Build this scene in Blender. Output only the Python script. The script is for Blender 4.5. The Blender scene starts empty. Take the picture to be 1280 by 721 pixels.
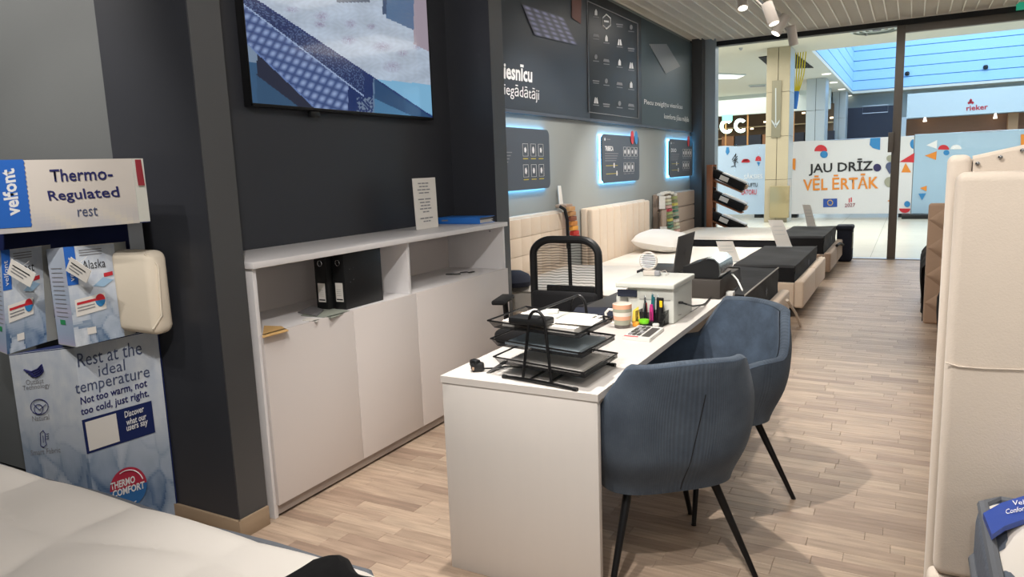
import bpy, bmesh, math, random
from math import sin, cos, pi, radians
from mathutils import Vector, Matrix
random.seed(7)
SC = bpy.context.scene
COL = SC.collection

# ------------------------------------------------------------------ camera
CAMZ = 1.48
F, YAW, PITCH, ROLL = 906.04, 0.50473, 0.1593, 0.03764
fwd = Vector((-sin(YAW)*cos(PITCH), cos(YAW)*cos(PITCH), -sin(PITCH)))
rgt = Vector((cos(YAW), sin(YAW), 0.0))
dwn = fwd.cross(rgt)
R2 = rgt*cos(ROLL) + dwn*sin(ROLL)
D2 = dwn*cos(ROLL) - rgt*sin(ROLL)
cam_d = bpy.data.cameras.new('camera')
cam = bpy.data.objects.new('camera', cam_d); COL.objects.link(cam)
m3 = Matrix((R2, -D2, -fwd)).transposed()
cam.matrix_world = Matrix.Translation((0, 0, CAMZ)) @ m3.to_4x4()
cam_d.sensor_width = 36.0; cam_d.lens = 36.0*F/1280.0
cam_d.clip_end = 200
SC.camera = cam

def P(u, v, x=None, y=None, z=None):
    """photo measurement -> point on a real plane of the shop (one of x, y, z given)"""
    d = R2*(u-640) + D2*(v-360.5) + fwd*F
    if x is not None: t = x/d.x
    elif y is not None: t = y/d.y
    else: t = (z-CAMZ)/d.z
    return Vector((0, 0, CAMZ)) + d*t

def lin(c):
    if isinstance(c, str):
        c = [int(c[i:i+2], 16)/255 for i in (0, 2, 4)]
    return tuple((a/12.92 if a <= 0.04045 else ((a+0.055)/1.055)**2.4) for a in c)

# ------------------------------------------------------------------ world, exposure, lights
W = bpy.data.worlds.new('world'); SC.world = W; W.use_nodes = True
bg = W.node_tree.nodes['Background']
bg.inputs[0].default_value = (*lin('8FCBF5'), 1); bg.inputs[1].default_value = 1.05
SC.view_settings.view_transform = 'Standard'; SC.view_settings.look = 'None'
SC.view_settings.gamma = 1.0; SC.view_settings.exposure = -0.13
SC.view_settings.use_curve_mapping = False

def area(name, loc, size, power, color=(1, 1, 1), rot=(0, 0, 0)):
    l = bpy.data.lights.new(name, 'AREA'); l.shape = 'RECTANGLE'
    l.size, l.size_y = size; l.energy = power; l.color = color
    o = bpy.data.objects.new(name, l); COL.objects.link(o); o.location = loc; o.rotation_euler = rot
    return o
def spot(name, loc, target, power, angle=70, color=(1, .945, .875), r=.04, blend=.5):
    l = bpy.data.lights.new(name, 'SPOT'); l.energy = power; l.spot_size = radians(angle)
    l.spot_blend = blend; l.shadow_soft_size = r; l.color = color
    o = bpy.data.objects.new(name, l); COL.objects.link(o); o.location = loc
    d = Vector(target)-Vector(loc); o.rotation_euler = d.to_track_quat('-Z', 'Y').to_euler()
    return o
WARM = (1.0, .93, .85); NEUT = (1.0, .965, .92); COOL = (.86, .95, 1.0)
# LED panels in the shop ceiling
for (x, y, w_) in ((-1.0, .2, 19), (1.5, .6, 15), (-.6, 5.6, 17), (1.6, 4.6, 15), (-1.9, 8.6, 22), (1.3, 8.4, 16), (-.3, 10.7, 16)):
    area('ceiling_panel_light', (x, y, 3.3), (1.6, 1.2), w_, WARM)
# track spots, plus added fills for the display and the ceiling
spot('shop_spot_beam', (-1.4, 2.3, 3.2), (-.75, 3.1, 0), 320, 78, r=.035)
spot('shop_spot_beam', (-.9, .7, 3.25), (-.6, 2.6, 0), 200, 70, r=.035)
spot('shop_spot_beam', (-.3, .2, 3.25), (-2.45, 2.9, .9), 210, 75, (1, .955, .92))
spot('shop_spot_beam', (-3.9, .6, 3.25), (-3.9, 1.96, 2.3), 190, 80)
spot('shop_spot_beam', (-2.5, .3, 3.25), (-3.3, 1.85, .9), 70, 50)  # added fill spot that brightens the cardboard display
area('ceiling_fill_light', (1.8, -.6, 1.9), (1.5, 1.0), 70, WARM, (radians(150), 0, radians(15)))  # added fill lamp, out of view, to brighten the ceiling grid
spot('shop_spot_beam', (-1.6, 4.2, 3.25), (-.4, 5.6, 0), 260, 80, r=.035)
spot('shop_spot_beam', (-1.6, 5.8, 3.25), (-2.9, 6.2, .8), 170, 80)
spot('shop_spot_beam', (-1.6, 7.4, 3.0), (-2.6, 8.3, .6), 170, 80)
spot('shop_spot_beam', (-1.6, 9.3, 3.0), (-.6, 9.2, .2), 150, 80)
spot('shop_spot_beam', (.2, -.6, 3.25), (.8, 2.0, .9), 50, 75)
# mall daylight and lamps
area('skylight_daylight', (2.6, 27.5, 8.6), (9.5, 13.5), 1050, lin('E8F3FF'))
MC = (1, .97, .90)
area('mall_lamp_light', (-6, 17, 4.05), (5, 5), 320, MC)
area('mall_lamp_light', (-1, 15.6, 4.05), (7, 2.5), 380, MC)
area('mall_lamp_light', (6, 16, 4.05), (4, 4), 240, MC)
area('mall_lamp_light', (-7, 27, 4.05), (6, 8), 420, MC)

# ------------------------------------------------------------------ materials
MATS = {}
def mat(name, color, rough=.6, metal=0.0, noise=0.0, nscale=8.0, bump=0.0, bscale=60.0, spec=.5,
        sheen=0.0, coat=0.0, emit=None, estr=0.0, stretch=(1, 1, 1), alpha=1.0, trans=0.0, ior=1.45):
    if name in MATS: return MATS[name]
    m = bpy.data.materials.new(name); m.use_nodes = True
    nt = m.node_tree; b = nt.nodes['Principled BSDF']; L = nt.links
    c = lin(color)
    b.inputs['Base Color'].default_value = (*c, 1)
    b.inputs['Roughness'].default_value = rough
    b.inputs['Metallic'].default_value = metal
    b.inputs['Specular IOR Level'].default_value = spec
    b.inputs['Sheen Weight'].default_value = sheen
    b.inputs['Coat Weight'].default_value = coat
    b.inputs['Alpha'].default_value = alpha
    b.inputs['Transmission Weight'].default_value = trans
    b.inputs['IOR'].default_value = ior
    if emit: b.inputs['Emission Color'].default_value = (*lin(emit), 1); b.inputs['Emission Strength'].default_value = estr
    tc = nt.nodes.new('ShaderNodeTexCoord'); mp = nt.nodes.new('ShaderNodeMapping')
    mp.inputs['Scale'].default_value = stretch; L.new(tc.outputs['Object'], mp.inputs[0])
    if noise > 0:
        n = nt.nodes.new('ShaderNodeTexNoise'); n.inputs['Scale'].default_value = nscale; n.inputs['Detail'].default_value = 4
        L.new(mp.outputs[0], n.inputs['Vector'])
        mx = nt.nodes.new('ShaderNodeMix'); mx.data_type = 'RGBA'
        mx.inputs[6].default_value = (*[max(0, a*(1-noise)) for a in c], 1)
        mx.inputs[7].default_value = (*[min(1, a*(1+noise)) for a in c], 1)
        L.new(n.outputs[0], mx.inputs[0]); L.new(mx.outputs[2], b.inputs['Base Color'])
    if bump > 0:
        n2 = nt.nodes.new('ShaderNodeTexNoise'); n2.inputs['Scale'].default_value = bscale; n2.inputs['Detail'].default_value = 3
        L.new(mp.outputs[0], n2.inputs['Vector'])
        bp = nt.nodes.new('ShaderNodeBump'); bp.inputs['Strength'].default_value = bump; bp.inputs['Distance'].default_value = .01
        L.new(n2.outputs[0], bp.inputs['Height']); L.new(bp.outputs[0], b.inputs['Normal'])
    MATS[name] = m
    return m

def attr_mat(name, rough=.5, emit=0.0, coat=0.0, bump=0.0):
    m = bpy.data.materials.new(name); m.use_nodes = True; nt = m.node_tree; b = nt.nodes['Principled BSDF']
    a = nt.nodes.new('ShaderNodeAttribute'); a.attribute_name = 'Col'
    b.inputs['Roughness'].default_value = rough; b.inputs['Coat Weight'].default_value = coat
    if emit > 0:
        nt.links.new(a.outputs['Color'], b.inputs['Emission Color']); b.inputs['Emission Strength'].default_value = emit
        b.inputs['Base Color'].default_value = (.01, .01, .012, 1)
    else:
        nt.links.new(a.outputs['Color'], b.inputs['Base Color'])
    MATS[name] = m
    return m

def plank_mat(name, random_source):
    m = bpy.data.materials.new(name); m.use_nodes = True; nt = m.node_tree; b = nt.nodes['Principled BSDF']; L = nt.links
    if random_source == 'object':
        s = nt.nodes.new('ShaderNodeObjectInfo'); val = s.outputs['Random']
    else:
        s = nt.nodes.new('ShaderNodeAttribute'); s.attribute_name = 'tone'; val = s.outputs['Fac']
    g = nt.nodes.new('ShaderNodeNewGeometry'); mp = nt.nodes.new('ShaderNodeMapping')
    mp.inputs['Scale'].default_value = (5, 55, 5); L.new(g.outputs['Position'], mp.inputs[0])
    off = nt.nodes.new('ShaderNodeCombineXYZ')
    mul = nt.nodes.new('ShaderNodeMath'); mul.operation = 'MULTIPLY'; mul.inputs[1].default_value = 37; L.new(val, mul.inputs[0])
    L.new(mul.outputs[0], off.inputs[0]); L.new(mul.outputs[0], off.inputs[2]); L.new(off.outputs[0], mp.inputs['Location'])
    n = nt.nodes.new('ShaderNodeTexNoise'); n.inputs['Scale'].default_value = 1.0; n.inputs['Detail'].default_value = 6; n.inputs['Roughness'].default_value = .6
    L.new(mp.outputs[0], n.inputs['Vector'])
    r = nt.nodes.new('ShaderNodeValToRGB'); r.color_ramp.interpolation = 'LINEAR'
    els = r.color_ramp.elements
    els[0].position = 0; els[0].color = (*lin('957F6F'), 1)
    els[1].position = 1; els[1].color = (*lin('C2AD98'), 1)
    for p_, c_ in ((.25, 'AF9986'), (.5, 'B8A28E'), (.75, 'A08B79')):
        e = els.new(p_); e.color = (*lin(c_), 1)
    L.new(val, r.inputs[0])
    gr = nt.nodes.new('ShaderNodeMapRange'); gr.inputs[1].default_value = .3; gr.inputs[2].default_value = .7
    gr.inputs[3].default_value = .70; gr.inputs[4].default_value = 1.14
    L.new(n.outputs[0], gr.inputs[0])
    mx = nt.nodes.new('ShaderNodeVectorMath'); mx.operation = 'SCALE'
    L.new(r.outputs[0], mx.inputs[0]); L.new(gr.outputs[0], mx.inputs['Scale']); L.new(mx.outputs[0], b.inputs['Base Color'])
    b.inputs['Roughness'].default_value = .42; b.inputs['Specular IOR Level'].default_value = .45
    bp = nt.nodes.new('ShaderNodeBump'); bp.inputs['Strength'].default_value = .08; bp.inputs['Distance'].default_value = .002
    L.new(n.outputs[0], bp.inputs['Height']); L.new(bp.outputs[0], b.inputs['Normal'])
    return m

def cord_mat(name, c1, c2, ribs):
    """velvet / corduroy: fine ribs along the UV u direction"""
    m = bpy.data.materials.new(name); m.use_nodes = True; nt = m.node_tree; b = nt.nodes['Principled BSDF']; L = nt.links
    uv = nt.nodes.new('ShaderNodeUVMap'); mp = nt.nodes.new('ShaderNodeMapping'); mp.inputs['Scale'].default_value = (ribs, 0, 0)
    L.new(uv.outputs[0], mp.inputs[0])
    wv = nt.nodes.new('ShaderNodeTexWave'); wv.inputs['Scale'].default_value = .314; wv.bands_direction = 'X'
    L.new(mp.outputs[0], wv.inputs['Vector'])
    tc = nt.nodes.new('ShaderNodeTexCoord')
    n = nt.nodes.new('ShaderNodeTexNoise'); n.inputs['Scale'].default_value = 7; n.inputs['Detail'].default_value = 5; n.inputs['Roughness'].default_value = .65
    L.new(tc.outputs['Object'], n.inputs['Vector'])
    mr = nt.nodes.new('ShaderNodeMapRange'); mr.inputs[1].default_value = .35; mr.inputs[2].default_value = .65; L.new(n.outputs[0], mr.inputs[0])
    mx = nt.nodes.new('ShaderNodeMix'); mx.data_type = 'RGBA'
    mx.inputs[6].default_value = (*lin(c1), 1); mx.inputs[7].default_value = (*lin(c2), 1)
    L.new(mr.outputs[0], mx.inputs[0])
    m2 = nt.nodes.new('ShaderNodeMix'); m2.data_type = 'RGBA'; m2.blend_type = 'MULTIPLY'; m2.inputs[0].default_value = .2 if ribs else 0
    L.new(mx.outputs[2], m2.inputs[6]); L.new(wv.outputs['Color'], m2.inputs[7])
    L.new(m2.outputs[2], b.inputs['Base Color'])
    b.inputs['Roughness'].default_value = .85; b.inputs['Sheen Weight'].default_value = .4
    b.inputs['Sheen Roughness'].default_value = .35; b.inputs['Sheen Tint'].default_value = (*lin('B4BDC8'), 1)
    if ribs:
        bp = nt.nodes.new('ShaderNodeBump'); bp.inputs['Strength'].default_value = .3; bp.inputs['Distance'].default_value = .003
        L.new(wv.outputs['Fac'], bp.inputs['Height']); L.new(bp.outputs[0], b.inputs['Normal'])
    return m

M = dict(
    dark=mat('dark_paint', '35373D', .42, noise=.04, nscale=3, bump=.03, bscale=180),
    dark2=mat('charcoal_paint', '4A4B4D', .45, noise=.04, nscale=3, bump=.03, bscale=180),
    grey=mat('grey_wall_paint', '9A9E9C', .7, noise=.03, nscale=2, bump=.03, bscale=200),
    side=mat('mid_grey_paint', '6A6D6E', .5, noise=.04, nscale=2, bump=.04, bscale=160),
    white=mat('white_laminate', 'D0CBC6', .45, noise=.015, nscale=30, bump=.02, bscale=40, stretch=(1, 1, .1)),
    front=mat('white_door_laminate', 'D4CDCA', .42),
    cabw=mat('white_cabinet_board', 'E2E0E1', .4, noise=.01, nscale=30, bump=.02, bscale=40),
    edge=mat('white_edging', 'E6E2DC', .4),
    skirting=mat('oak_skirting', '9B8770', .5, noise=.16, nscale=3, stretch=(1, 1, 14)),
    black=mat('black_plastic', '17181A', .45),
    blackm=mat('black_metal', '1B1B1D', .38, metal=.4),
    bfab=mat('black_fabric', '151518', .92, noise=.15, nscale=30, bump=.4, bscale=9, sheen=.04),
    bquilt=mat('black_quilted_fabric', '1F2024', .85, noise=.2, nscale=60, bump=.4, bscale=40),
    navy=mat('navy_fabric', '232838', .85, noise=.12, nscale=14, bump=.4, bscale=8),
    cream=mat('cream_velvet', 'D9C6B1', .82, noise=.04, nscale=20, bump=.12, bscale=250, sheen=.25),
    cream2=mat('pale_cream_velvet', 'DBCFC2', .85, noise=.03, nscale=12, bump=.1, bscale=220, sheen=.2),
    beige=mat('warm_beige_velvet', 'D5C1AC', .82, noise=.05, nscale=18, bump=.12, bscale=240, sheen=.25),
    taupe=mat('taupe_velvet', '9C8776', .85, noise=.06, nscale=20, bump=.1, bscale=220, sheen=.2),
    tan=mat('tan_velvet', 'A98E78', .85, noise=.06, nscale=20, bump=.1, bscale=220, sheen=.2),
    matt=mat('white_knit_mattress', 'E9E3DA', .9, noise=.03, nscale=40, bump=.25, bscale=22),
    matt2=mat('white_quilted_top', 'D2CDC7', .85, noise=.03, nscale=5, bump=.35, bscale=5),
    piping=mat('grey_piping', '5E6269', .8),
    gpipe=mat('light_grey_piping', 'A7A39C', .8),
    paper=mat('white_paper', 'E9E5DF', .7),
    ink=mat('navy_ink', '2A2C66', .6), ink2=mat('slate_ink', '4E5878', .6), kink=mat('black_ink', '26262A', .6),
    gink=mat('grey_ink', '8A8A8E', .6), wink=mat('white_ink', 'E8E8EA', .6), yink=mat('yellow_ink', 'C9B64A', .6),
    blue=mat('bright_blue_print', '2F6AC4', .5), red=mat('red_print', 'C8303A', .5), orange=mat('orange_print', 'E08A35', .6),
    navyp=mat('navy_card', '1D2A5E', .55), blue2=mat('mid_blue_print', '3583BE', .55), green=mat('green_print', '2E9A62', .55),
    binder=mat('blue_binder_card', '2F77D0', .4),
    chrome=mat('polished_chrome', 'A4A9AE', .16, metal=1),
    steel=mat('brushed_steel', 'A6A8AA', .35, metal=.9),
    graph=mat('graphite_cover', '454443', .55),
    brownbox=mat('dark_brown_box', '38332F', .6),
    wprint=mat('white_printer_plastic', 'CDCFC8', .45),
    lamp=mat('white_lamp_metal', 'BDB5AD', .5),
    glow=mat('lamp_glow', 'FFFFFF', .5, emit='FFF3E0', estr=3.5),
    halo=mat('led_strip_glow', 'FFFFFF', .5, emit='6FC6FF', estr=16),
    ceil=mat('ceiling_grid_metal', 'F0EAE0', .5), plenum=mat('plenum_paint', '7E776E', .9),
    beam=mat('black_beam', '101114', .5), mullion=mat('bronze_aluminium', '6B6661', .5, metal=.1),
    colblue=mat('blue_grey_column_paint', '4C535C', .5),
    mwhite=mat('mall_white_paint', 'D3DAD6', .7, noise=.02), mceil=mat('mall_ceiling_paint', 'DDD8C8', .8, noise=.02),
    mfloor=mat('pale_mall_tile', 'D0CFC4', .22, noise=.03, nscale=1.5), gold=mat('champagne_cladding', 'B5A88E', .4, metal=.05, noise=.06, nscale=2),
    silver=mat('silver_cladding', 'C3C8C8', .3, metal=.3, noise=.04, nscale=1.5), seam=mat('dark_seam', '4A4A42', .7),
    shopdark=mat('dark_shop_panel', '2C2E3A', .6), wood=mat('brown_shop_wood', '8B5E40', .6, noise=.12, nscale=3, stretch=(1, 1, 6)),
    rackwood=mat('reddish_wood', '9A6648', .6, noise=.12, nscale=5, stretch=(1, 1, 5)),
    neon=mat('neon_letters', 'FFFFFF', .5, emit='D5FFF2', estr=2.6), neon2=mat('green_neon', '8FD8C8', .5, emit='7FE0C8', estr=1.0),
    shopglow=mat('warm_shop_lamp', 'FFFFFF', .5, emit='FFD9A0', estr=4), shopwall=mat('brown_shop_wall', '6F5A46', .8, noise=.2, nscale=2),
    skypan=mat('daylight_tinted_panel', 'A9D4F6', .6), ban1=mat('white_banner_cloth', 'D9D9DC', .75, noise=.03, nscale=1.2, bump=.25, bscale=1.6),
    ban2=mat('blue_banner_cloth', 'A6C2D8', .75, noise=.04, nscale=1.2, bump=.25, bscale=1.6),
    ban3=mat('pale_blue_banner_cloth', 'B7CBE0', .75, noise=.04, nscale=1.2, bump=.25, bscale=1.6),
    olive=mat('olive_grey_print', '9C9C8C', .6), yellow=mat('yellow_rope', 'D6C42E', .7), bluerope=mat('blue_rope', '2E6FC0', .7),
    green2=mat('exit_green', '2AA886', .5, emit='2AA886', estr=.5),
    panel=mat('dark_slate_panel', '4B515B', .5), poster=mat('dark_poster_print', '3B414A', .5, noise=.1, nscale=.8), posterr=mat('teal_poster_print', '48555B', .5, noise=.08, nscale=.8),
    posterm=mat('mid_poster_print', '2B3138', .5, noise=.08, nscale=.8),
    mug1=mat('peach_glaze', 'E3A98A', .3), mug2=mat('white_glaze', 'E4DCD2', .3), mug3=mat('grey_glaze', '9FA08F', .3), mug4=mat('dark_speckled_glaze', '5C5652', .4, noise=.3, nscale=90),
    pink=mat('magenta_plastic', 'C2307E', .4), lime=mat('lime_plastic', '6FC41F', .4), yel=mat('yellow_plastic', 'F0C520', .4), oran=mat('orange_plastic', 'EFA03A', .4), teal=mat('teal_plastic', '1F6A74', .4),
    calc=mat('pale_grey_plastic', 'D4D4D0', .45), sticky=mat('yellow_notes', 'E2C24C', .7), kraft=mat('kraft_envelope', 'D6AE72', .75),
    greyp=mat('grey_pamphlet', '9AA096', .6), pillow=mat('white_pillow_cotton', 'E6E3DE', .9, bump=.35, bscale=7),
    bag=mat('clear_bag_white', 'DDE0E4', .25, noise=.05, nscale=9, bump=.6, bscale=14), cushion=mat('cream_pillow_case', 'E9DECB', .85, bump=.2, bscale=10),
    black_edge=mat('black_gap', '0E0E10', .8), acrylic=mat('clear_acrylic', 'DDE4EA', .1, alpha=.45),
)
PRINT = attr_mat('printed_colours', .5); SCREEN = attr_mat('screen_picture', .12, emit=.85, coat=.4)
PLANK_O = plank_mat('laminate_strip', 'object'); PLANK_A = plank_mat('laminate_strip_far', 'attr')
CORD = cord_mat('blue_corduroy', '3B4654', '4C5866', 230)
VELV = cord_mat('blue_velvet', '36414F', '4A596C', 0)

def glass_mat():
    m = bpy.data.materials.new('clear_glass'); m.use_nodes = True; nt = m.node_tree
    for n in list(nt.nodes): nt.nodes.remove(n)
    out = nt.nodes.new('ShaderNodeOutputMaterial'); t = nt.nodes.new('ShaderNodeBsdfTransparent'); g = nt.nodes.new('ShaderNodeBsdfGlossy')
    g.inputs['Roughness'].default_value = .02; t.inputs[0].default_value = (.96, .97, .97, 1)
    f = nt.nodes.new('ShaderNodeFresnel'); f.inputs[0].default_value = 1.08; mx = nt.nodes.new('ShaderNodeMixShader')
    nt.links.new(f.outputs[0], mx.inputs[0]); nt.links.new(t.outputs[0], mx.inputs[1]); nt.links.new(g.outputs[0], mx.inputs[2]); nt.links.new(mx.outputs[0], out.inputs[0])
    return m
GLASS = glass_mat()
def mesh_fabric_mat():
    m = bpy.data.materials.new('chair_mesh_fabric'); m.use_nodes = True; nt = m.node_tree; b = nt.nodes['Principled BSDF']; L = nt.links
    b.inputs['Base Color'].default_value = (.012, .012, .013, 1); b.inputs['Roughness'].default_value = .6
    tc = nt.nodes.new('ShaderNodeTexCoord'); w = nt.nodes.new('ShaderNodeTexWave'); w.bands_direction = 'Z'; w.inputs['Scale'].default_value = 18
    w.inputs['Distortion'].default_value = 5; w.inputs['Detail Scale'].default_value = .5; L.new(tc.outputs['Object'], w.inputs['Vector'])
    mr = nt.nodes.new('ShaderNodeMapRange'); mr.inputs[3].default_value = .22; mr.inputs[4].default_value = .72; L.new(w.outputs['Fac'], mr.inputs[0]); L.new(mr.outputs[0], b.inputs['Alpha'])
    return m
NET = mesh_fabric_mat()

# ------------------------------------------------------------------ mesh helpers
class MB:
    def __init__(s): s.bm = bmesh.new(); s.uv = None; s.col = None
    def box(s, c, size, bev=0.0, rot=None, seg=2):
        b = bmesh.new(); bmesh.ops.create_cube(b, size=1.0)
        for v in b.verts: v.co = Vector((v.co.x*size[0], v.co.y*size[1], v.co.z*size[2]))
        if bev > 0:
            bmesh.ops.bevel(b, geom=b.edges[:], offset=bev, segments=seg, profile=.5, affect='EDGES')
        mt = Matrix.Translation(c)
        if rot is not None: mt = mt @ (rot if isinstance(rot, Matrix) else Matrix.Rotation(rot, 4, 'Z'))
        b.transform(mt); s.join(b); return s
    def bb(s, x0, x1, y0, y1, z0, z1, bev=0.0, seg=2):
        return s.box(((x0+x1)/2, (y0+y1)/2, (z0+z1)/2), (abs(x1-x0), abs(y1-y0), abs(z1-z0)), bev, None, seg)
    def join(s, b):
        mp = {}
        for v in b.verts: mp[v.index if False else v] = s.bm.verts.new(v.co)
        for f in b.faces:
            try: s.bm.faces.new([mp[v] for v in f.verts])
            except ValueError: pass
        b.free()
    def cyl(s, p0, p1, r0, r1=None, n=16, cap=True):
        r1 = r0 if r1 is None else r1
        p0 = Vector(p0); p1 = Vector(p1); d = (p1-p0).normalized()
        a = d.orthogonal().normalized(); c = d.cross(a)
        r = [[s.bm.verts.new(p+a*cos(2*pi*i/n)*rr+c*sin(2*pi*i/n)*rr) for i in range(n)] for p, rr in ((p0, r0), (p1, r1))]
        for i in range(n):
            j = (i+1) % n; s.bm.faces.new((r[0][i], r[0][j], r[1][j], r[1][i]))
        if cap: s.bm.faces.new(r[0][::-1]); s.bm.faces.new(r[1])
        return s
    def tube(s, pts, r, n=8, closed=False):
        pts = [Vector(p) for p in pts]; k = len(pts); rings = []; pa = None
        for i, p in enumerate(pts):
            if closed: d = pts[(i+1) % k]-pts[i-1]
            else: d = pts[min(i+1, k-1)]-pts[max(i-1, 0)]
            d.normalize()
            a = d.orthogonal().normalized() if pa is None else (pa-d*pa.dot(d)).normalized()
            pa = a; c = d.cross(a)
            rings.append([s.bm.verts.new(p+a*cos(2*pi*q/n)*r+c*sin(2*pi*q/n)*r) for q in range(n)])
        for i in range(k if closed else k-1):
            A = rings[i]; B = rings[(i+1) % k]
            for q in range(n): s.bm.faces.new((A[q], A[(q+1) % n], B[(q+1) % n], B[q]))
        if not closed: s.bm.faces.new(rings[0][::-1]); s.bm.faces.new(rings[-1])
        return s
    def poly(s, pts):
        s.bm.faces.new([s.bm.verts.new(p) for p in pts]); return s
    def prism(s, pts, off):
        off = Vector(off); a = [s.bm.verts.new(p) for p in pts]; b = [s.bm.verts.new(Vector(p)+off) for p in pts]; n = len(a)
        s.bm.faces.new(a[::-1]); s.bm.faces.new(b)
        for i in range(n): s.bm.faces.new((a[i], a[(i+1) % n], b[(i+1) % n], b[i]))
        return s
    def lathe(s, prof, c=(0, 0, 0), n=24):
        rings = [[s.bm.verts.new((c[0]+r*cos(2*pi*i/n), c[1]+r*sin(2*pi*i/n), c[2]+z)) for i in range(n)] for r, z in prof]
        for A, B in zip(rings, rings[1:]):
            for i in range(n): s.bm.faces.new((A[i], A[(i+1) % n], B[(i+1) % n], B[i]))
        return s
    def grid(s, fn, nu, nv, col=None, wrap=False):
        if s.uv is None: s.uv = s.bm.loops.layers.uv.new('UVMap')
        if col and s.col is None: s.col = s.bm.loops.layers.float_color.new('Col')
        V = [[s.bm.verts.new(fn(i/nu, j/nv)) for j in range(nv+1)] for i in range(nu+1)]
        for i in range(nu):
            for j in range(nv):
                f = s.bm.faces.new((V[i][j], V[i+1][j], V[i+1][j+1], V[i][j+1]))
                for l, (a, b) in zip(f.loops, ((i, j), (i+1, j), (i+1, j+1), (i, j+1))):
                    l[s.uv].uv = (a/nu, b/nv)
                    if col: l[s.col] = (*col((i+.5)/nu, (j+.5)/nv), 1)
        return V
    def build(s, name, material, parent=None, kind=None, smooth=True, recalc=True, local=False):
        bm = s.bm
        if recalc: bmesh.ops.recalc_face_normals(bm, faces=bm.faces[:])
        if smooth:
            for f in bm.faces: f.smooth = True
            for e in bm.edges:
                if len(e.link_faces) == 2 and e.calc_face_angle(0) > .62: e.smooth = False
        me = bpy.data.meshes.new(name)
        o = bpy.data.objects.new(name, me); COL.objects.link(o)
        if not local:
            xs = [v.co for v in bm.verts]
            c = Vector(((min(v.x for v in xs)+max(v.x for v in xs))/2, (min(v.y for v in xs)+max(v.y for v in xs))/2, min(v.z for v in xs)))
            bm.transform(Matrix.Translation(-c)); o.location = c
            if parent is not None:
                o.parent = parent; o.location = wm(parent).inverted() @ c
                o.rotation_euler = wm(parent).to_3x3().inverted().to_euler()
        elif parent is not None: o.parent = parent
        bm.to_mesh(me); bm.free(); me.materials.append(material)
        if kind: o['kind'] = kind
        return o
def wm(o):
    m = Matrix.LocRotScale(o.location, o.rotation_euler, o.scale)
    return wm(o.parent) @ m if o.parent else m
def thing(name, label, cat, loc=(0, 0, 0), rotz=0.0, group=None):
    o = bpy.data.objects.new(name, None); COL.objects.link(o); o.location = loc; o.rotation_euler = (0, 0, rotz); o.empty_display_size = .1
    o['label'] = label; o['category'] = cat
    if group: o['group'] = group
    return o
def tag(o, label, cat, group=None):
    o['label'] = label; o['category'] = cat
    if group: o['group'] = group
    return o
def part_label(o, l): o['label'] = l; return o
def copy_tree(o, parent=None):
    c = o.copy(); COL.objects.link(c); c.parent = parent
    for ch in [k for k in KIDS(o)]: copy_tree(ch, c)
    return c
def KIDS(o): return [k for k in COL.objects if k.parent == o]

def text(name, body, bl, br, tl, material, parent, off=.002, bold=0.0, shear=0.0):
    """lettering mapped on the parallelogram bottom-left, bottom-right, top-left of a real surface"""
    cu = bpy.data.curves.new('t', 'FONT'); cu.body = body; cu.size = 1; cu.offset = bold; cu.resolution_u = 2; cu.align_x = 'CENTER'; cu.shear = shear
    to = bpy.data.objects.new('t', cu); COL.objects.link(to)
    bpy.context.view_layer.update()
    dg = bpy.context.evaluated_depsgraph_get()
    me = bpy.data.meshes.new_from_object(to.evaluated_get(dg)); bpy.data.objects.remove(to)
    xs = [v.co.x for v in me.vertices]; ys = [v.co.y for v in me.vertices]
    x0, x1, y0, y1 = min(xs), max(xs), min(ys), max(ys)
    bl, br, tl = Vector(bl), Vector(br), Vector(tl); U = br-bl; Vv = tl-bl; n = U.cross(Vv).normalized()*off
    b = bmesh.new(); b.from_mesh(me); bpy.data.meshes.remove(me)
    for v in b.verts: v.co = bl+U*((v.co.x-x0)/(x1-x0))+Vv*((v.co.y-y0)/(y1-y0))+n
    mb = MB(); mb.bm.free(); mb.bm = b
    return mb.build(name, material, parent, smooth=False, recalc=False)
def shape(name, pts, material, parent, off=(0, 0, 0)):
    mb = MB(); mb.poly([Vector(p)+Vector(off) for p in pts]); return mb.build(name, material, parent, smooth=False, recalc=False)
def quad(bl, br, tl):
    bl, br, tl = Vector(bl), Vector(br), Vector(tl)
    return lambda s, t: bl+(br-bl)*s+(tl-bl)*t
def circ(fn, cs, ct, rs, rt, a0=0, a1=2*pi, n=20):
    return [fn(cs+rs*cos(a0+(a1-a0)*i/n), ct+rt*sin(a0+(a1-a0)*i/n)) for i in range(n+(0 if abs(a1-a0-2*pi) < 1e-6 else 1))]

# ------------------------------------------------------------------ numbers of the shop
XW, XR, XL, YS, ZC = -3.12, -2.87, -2.41, 11.95, 3.40

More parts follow.
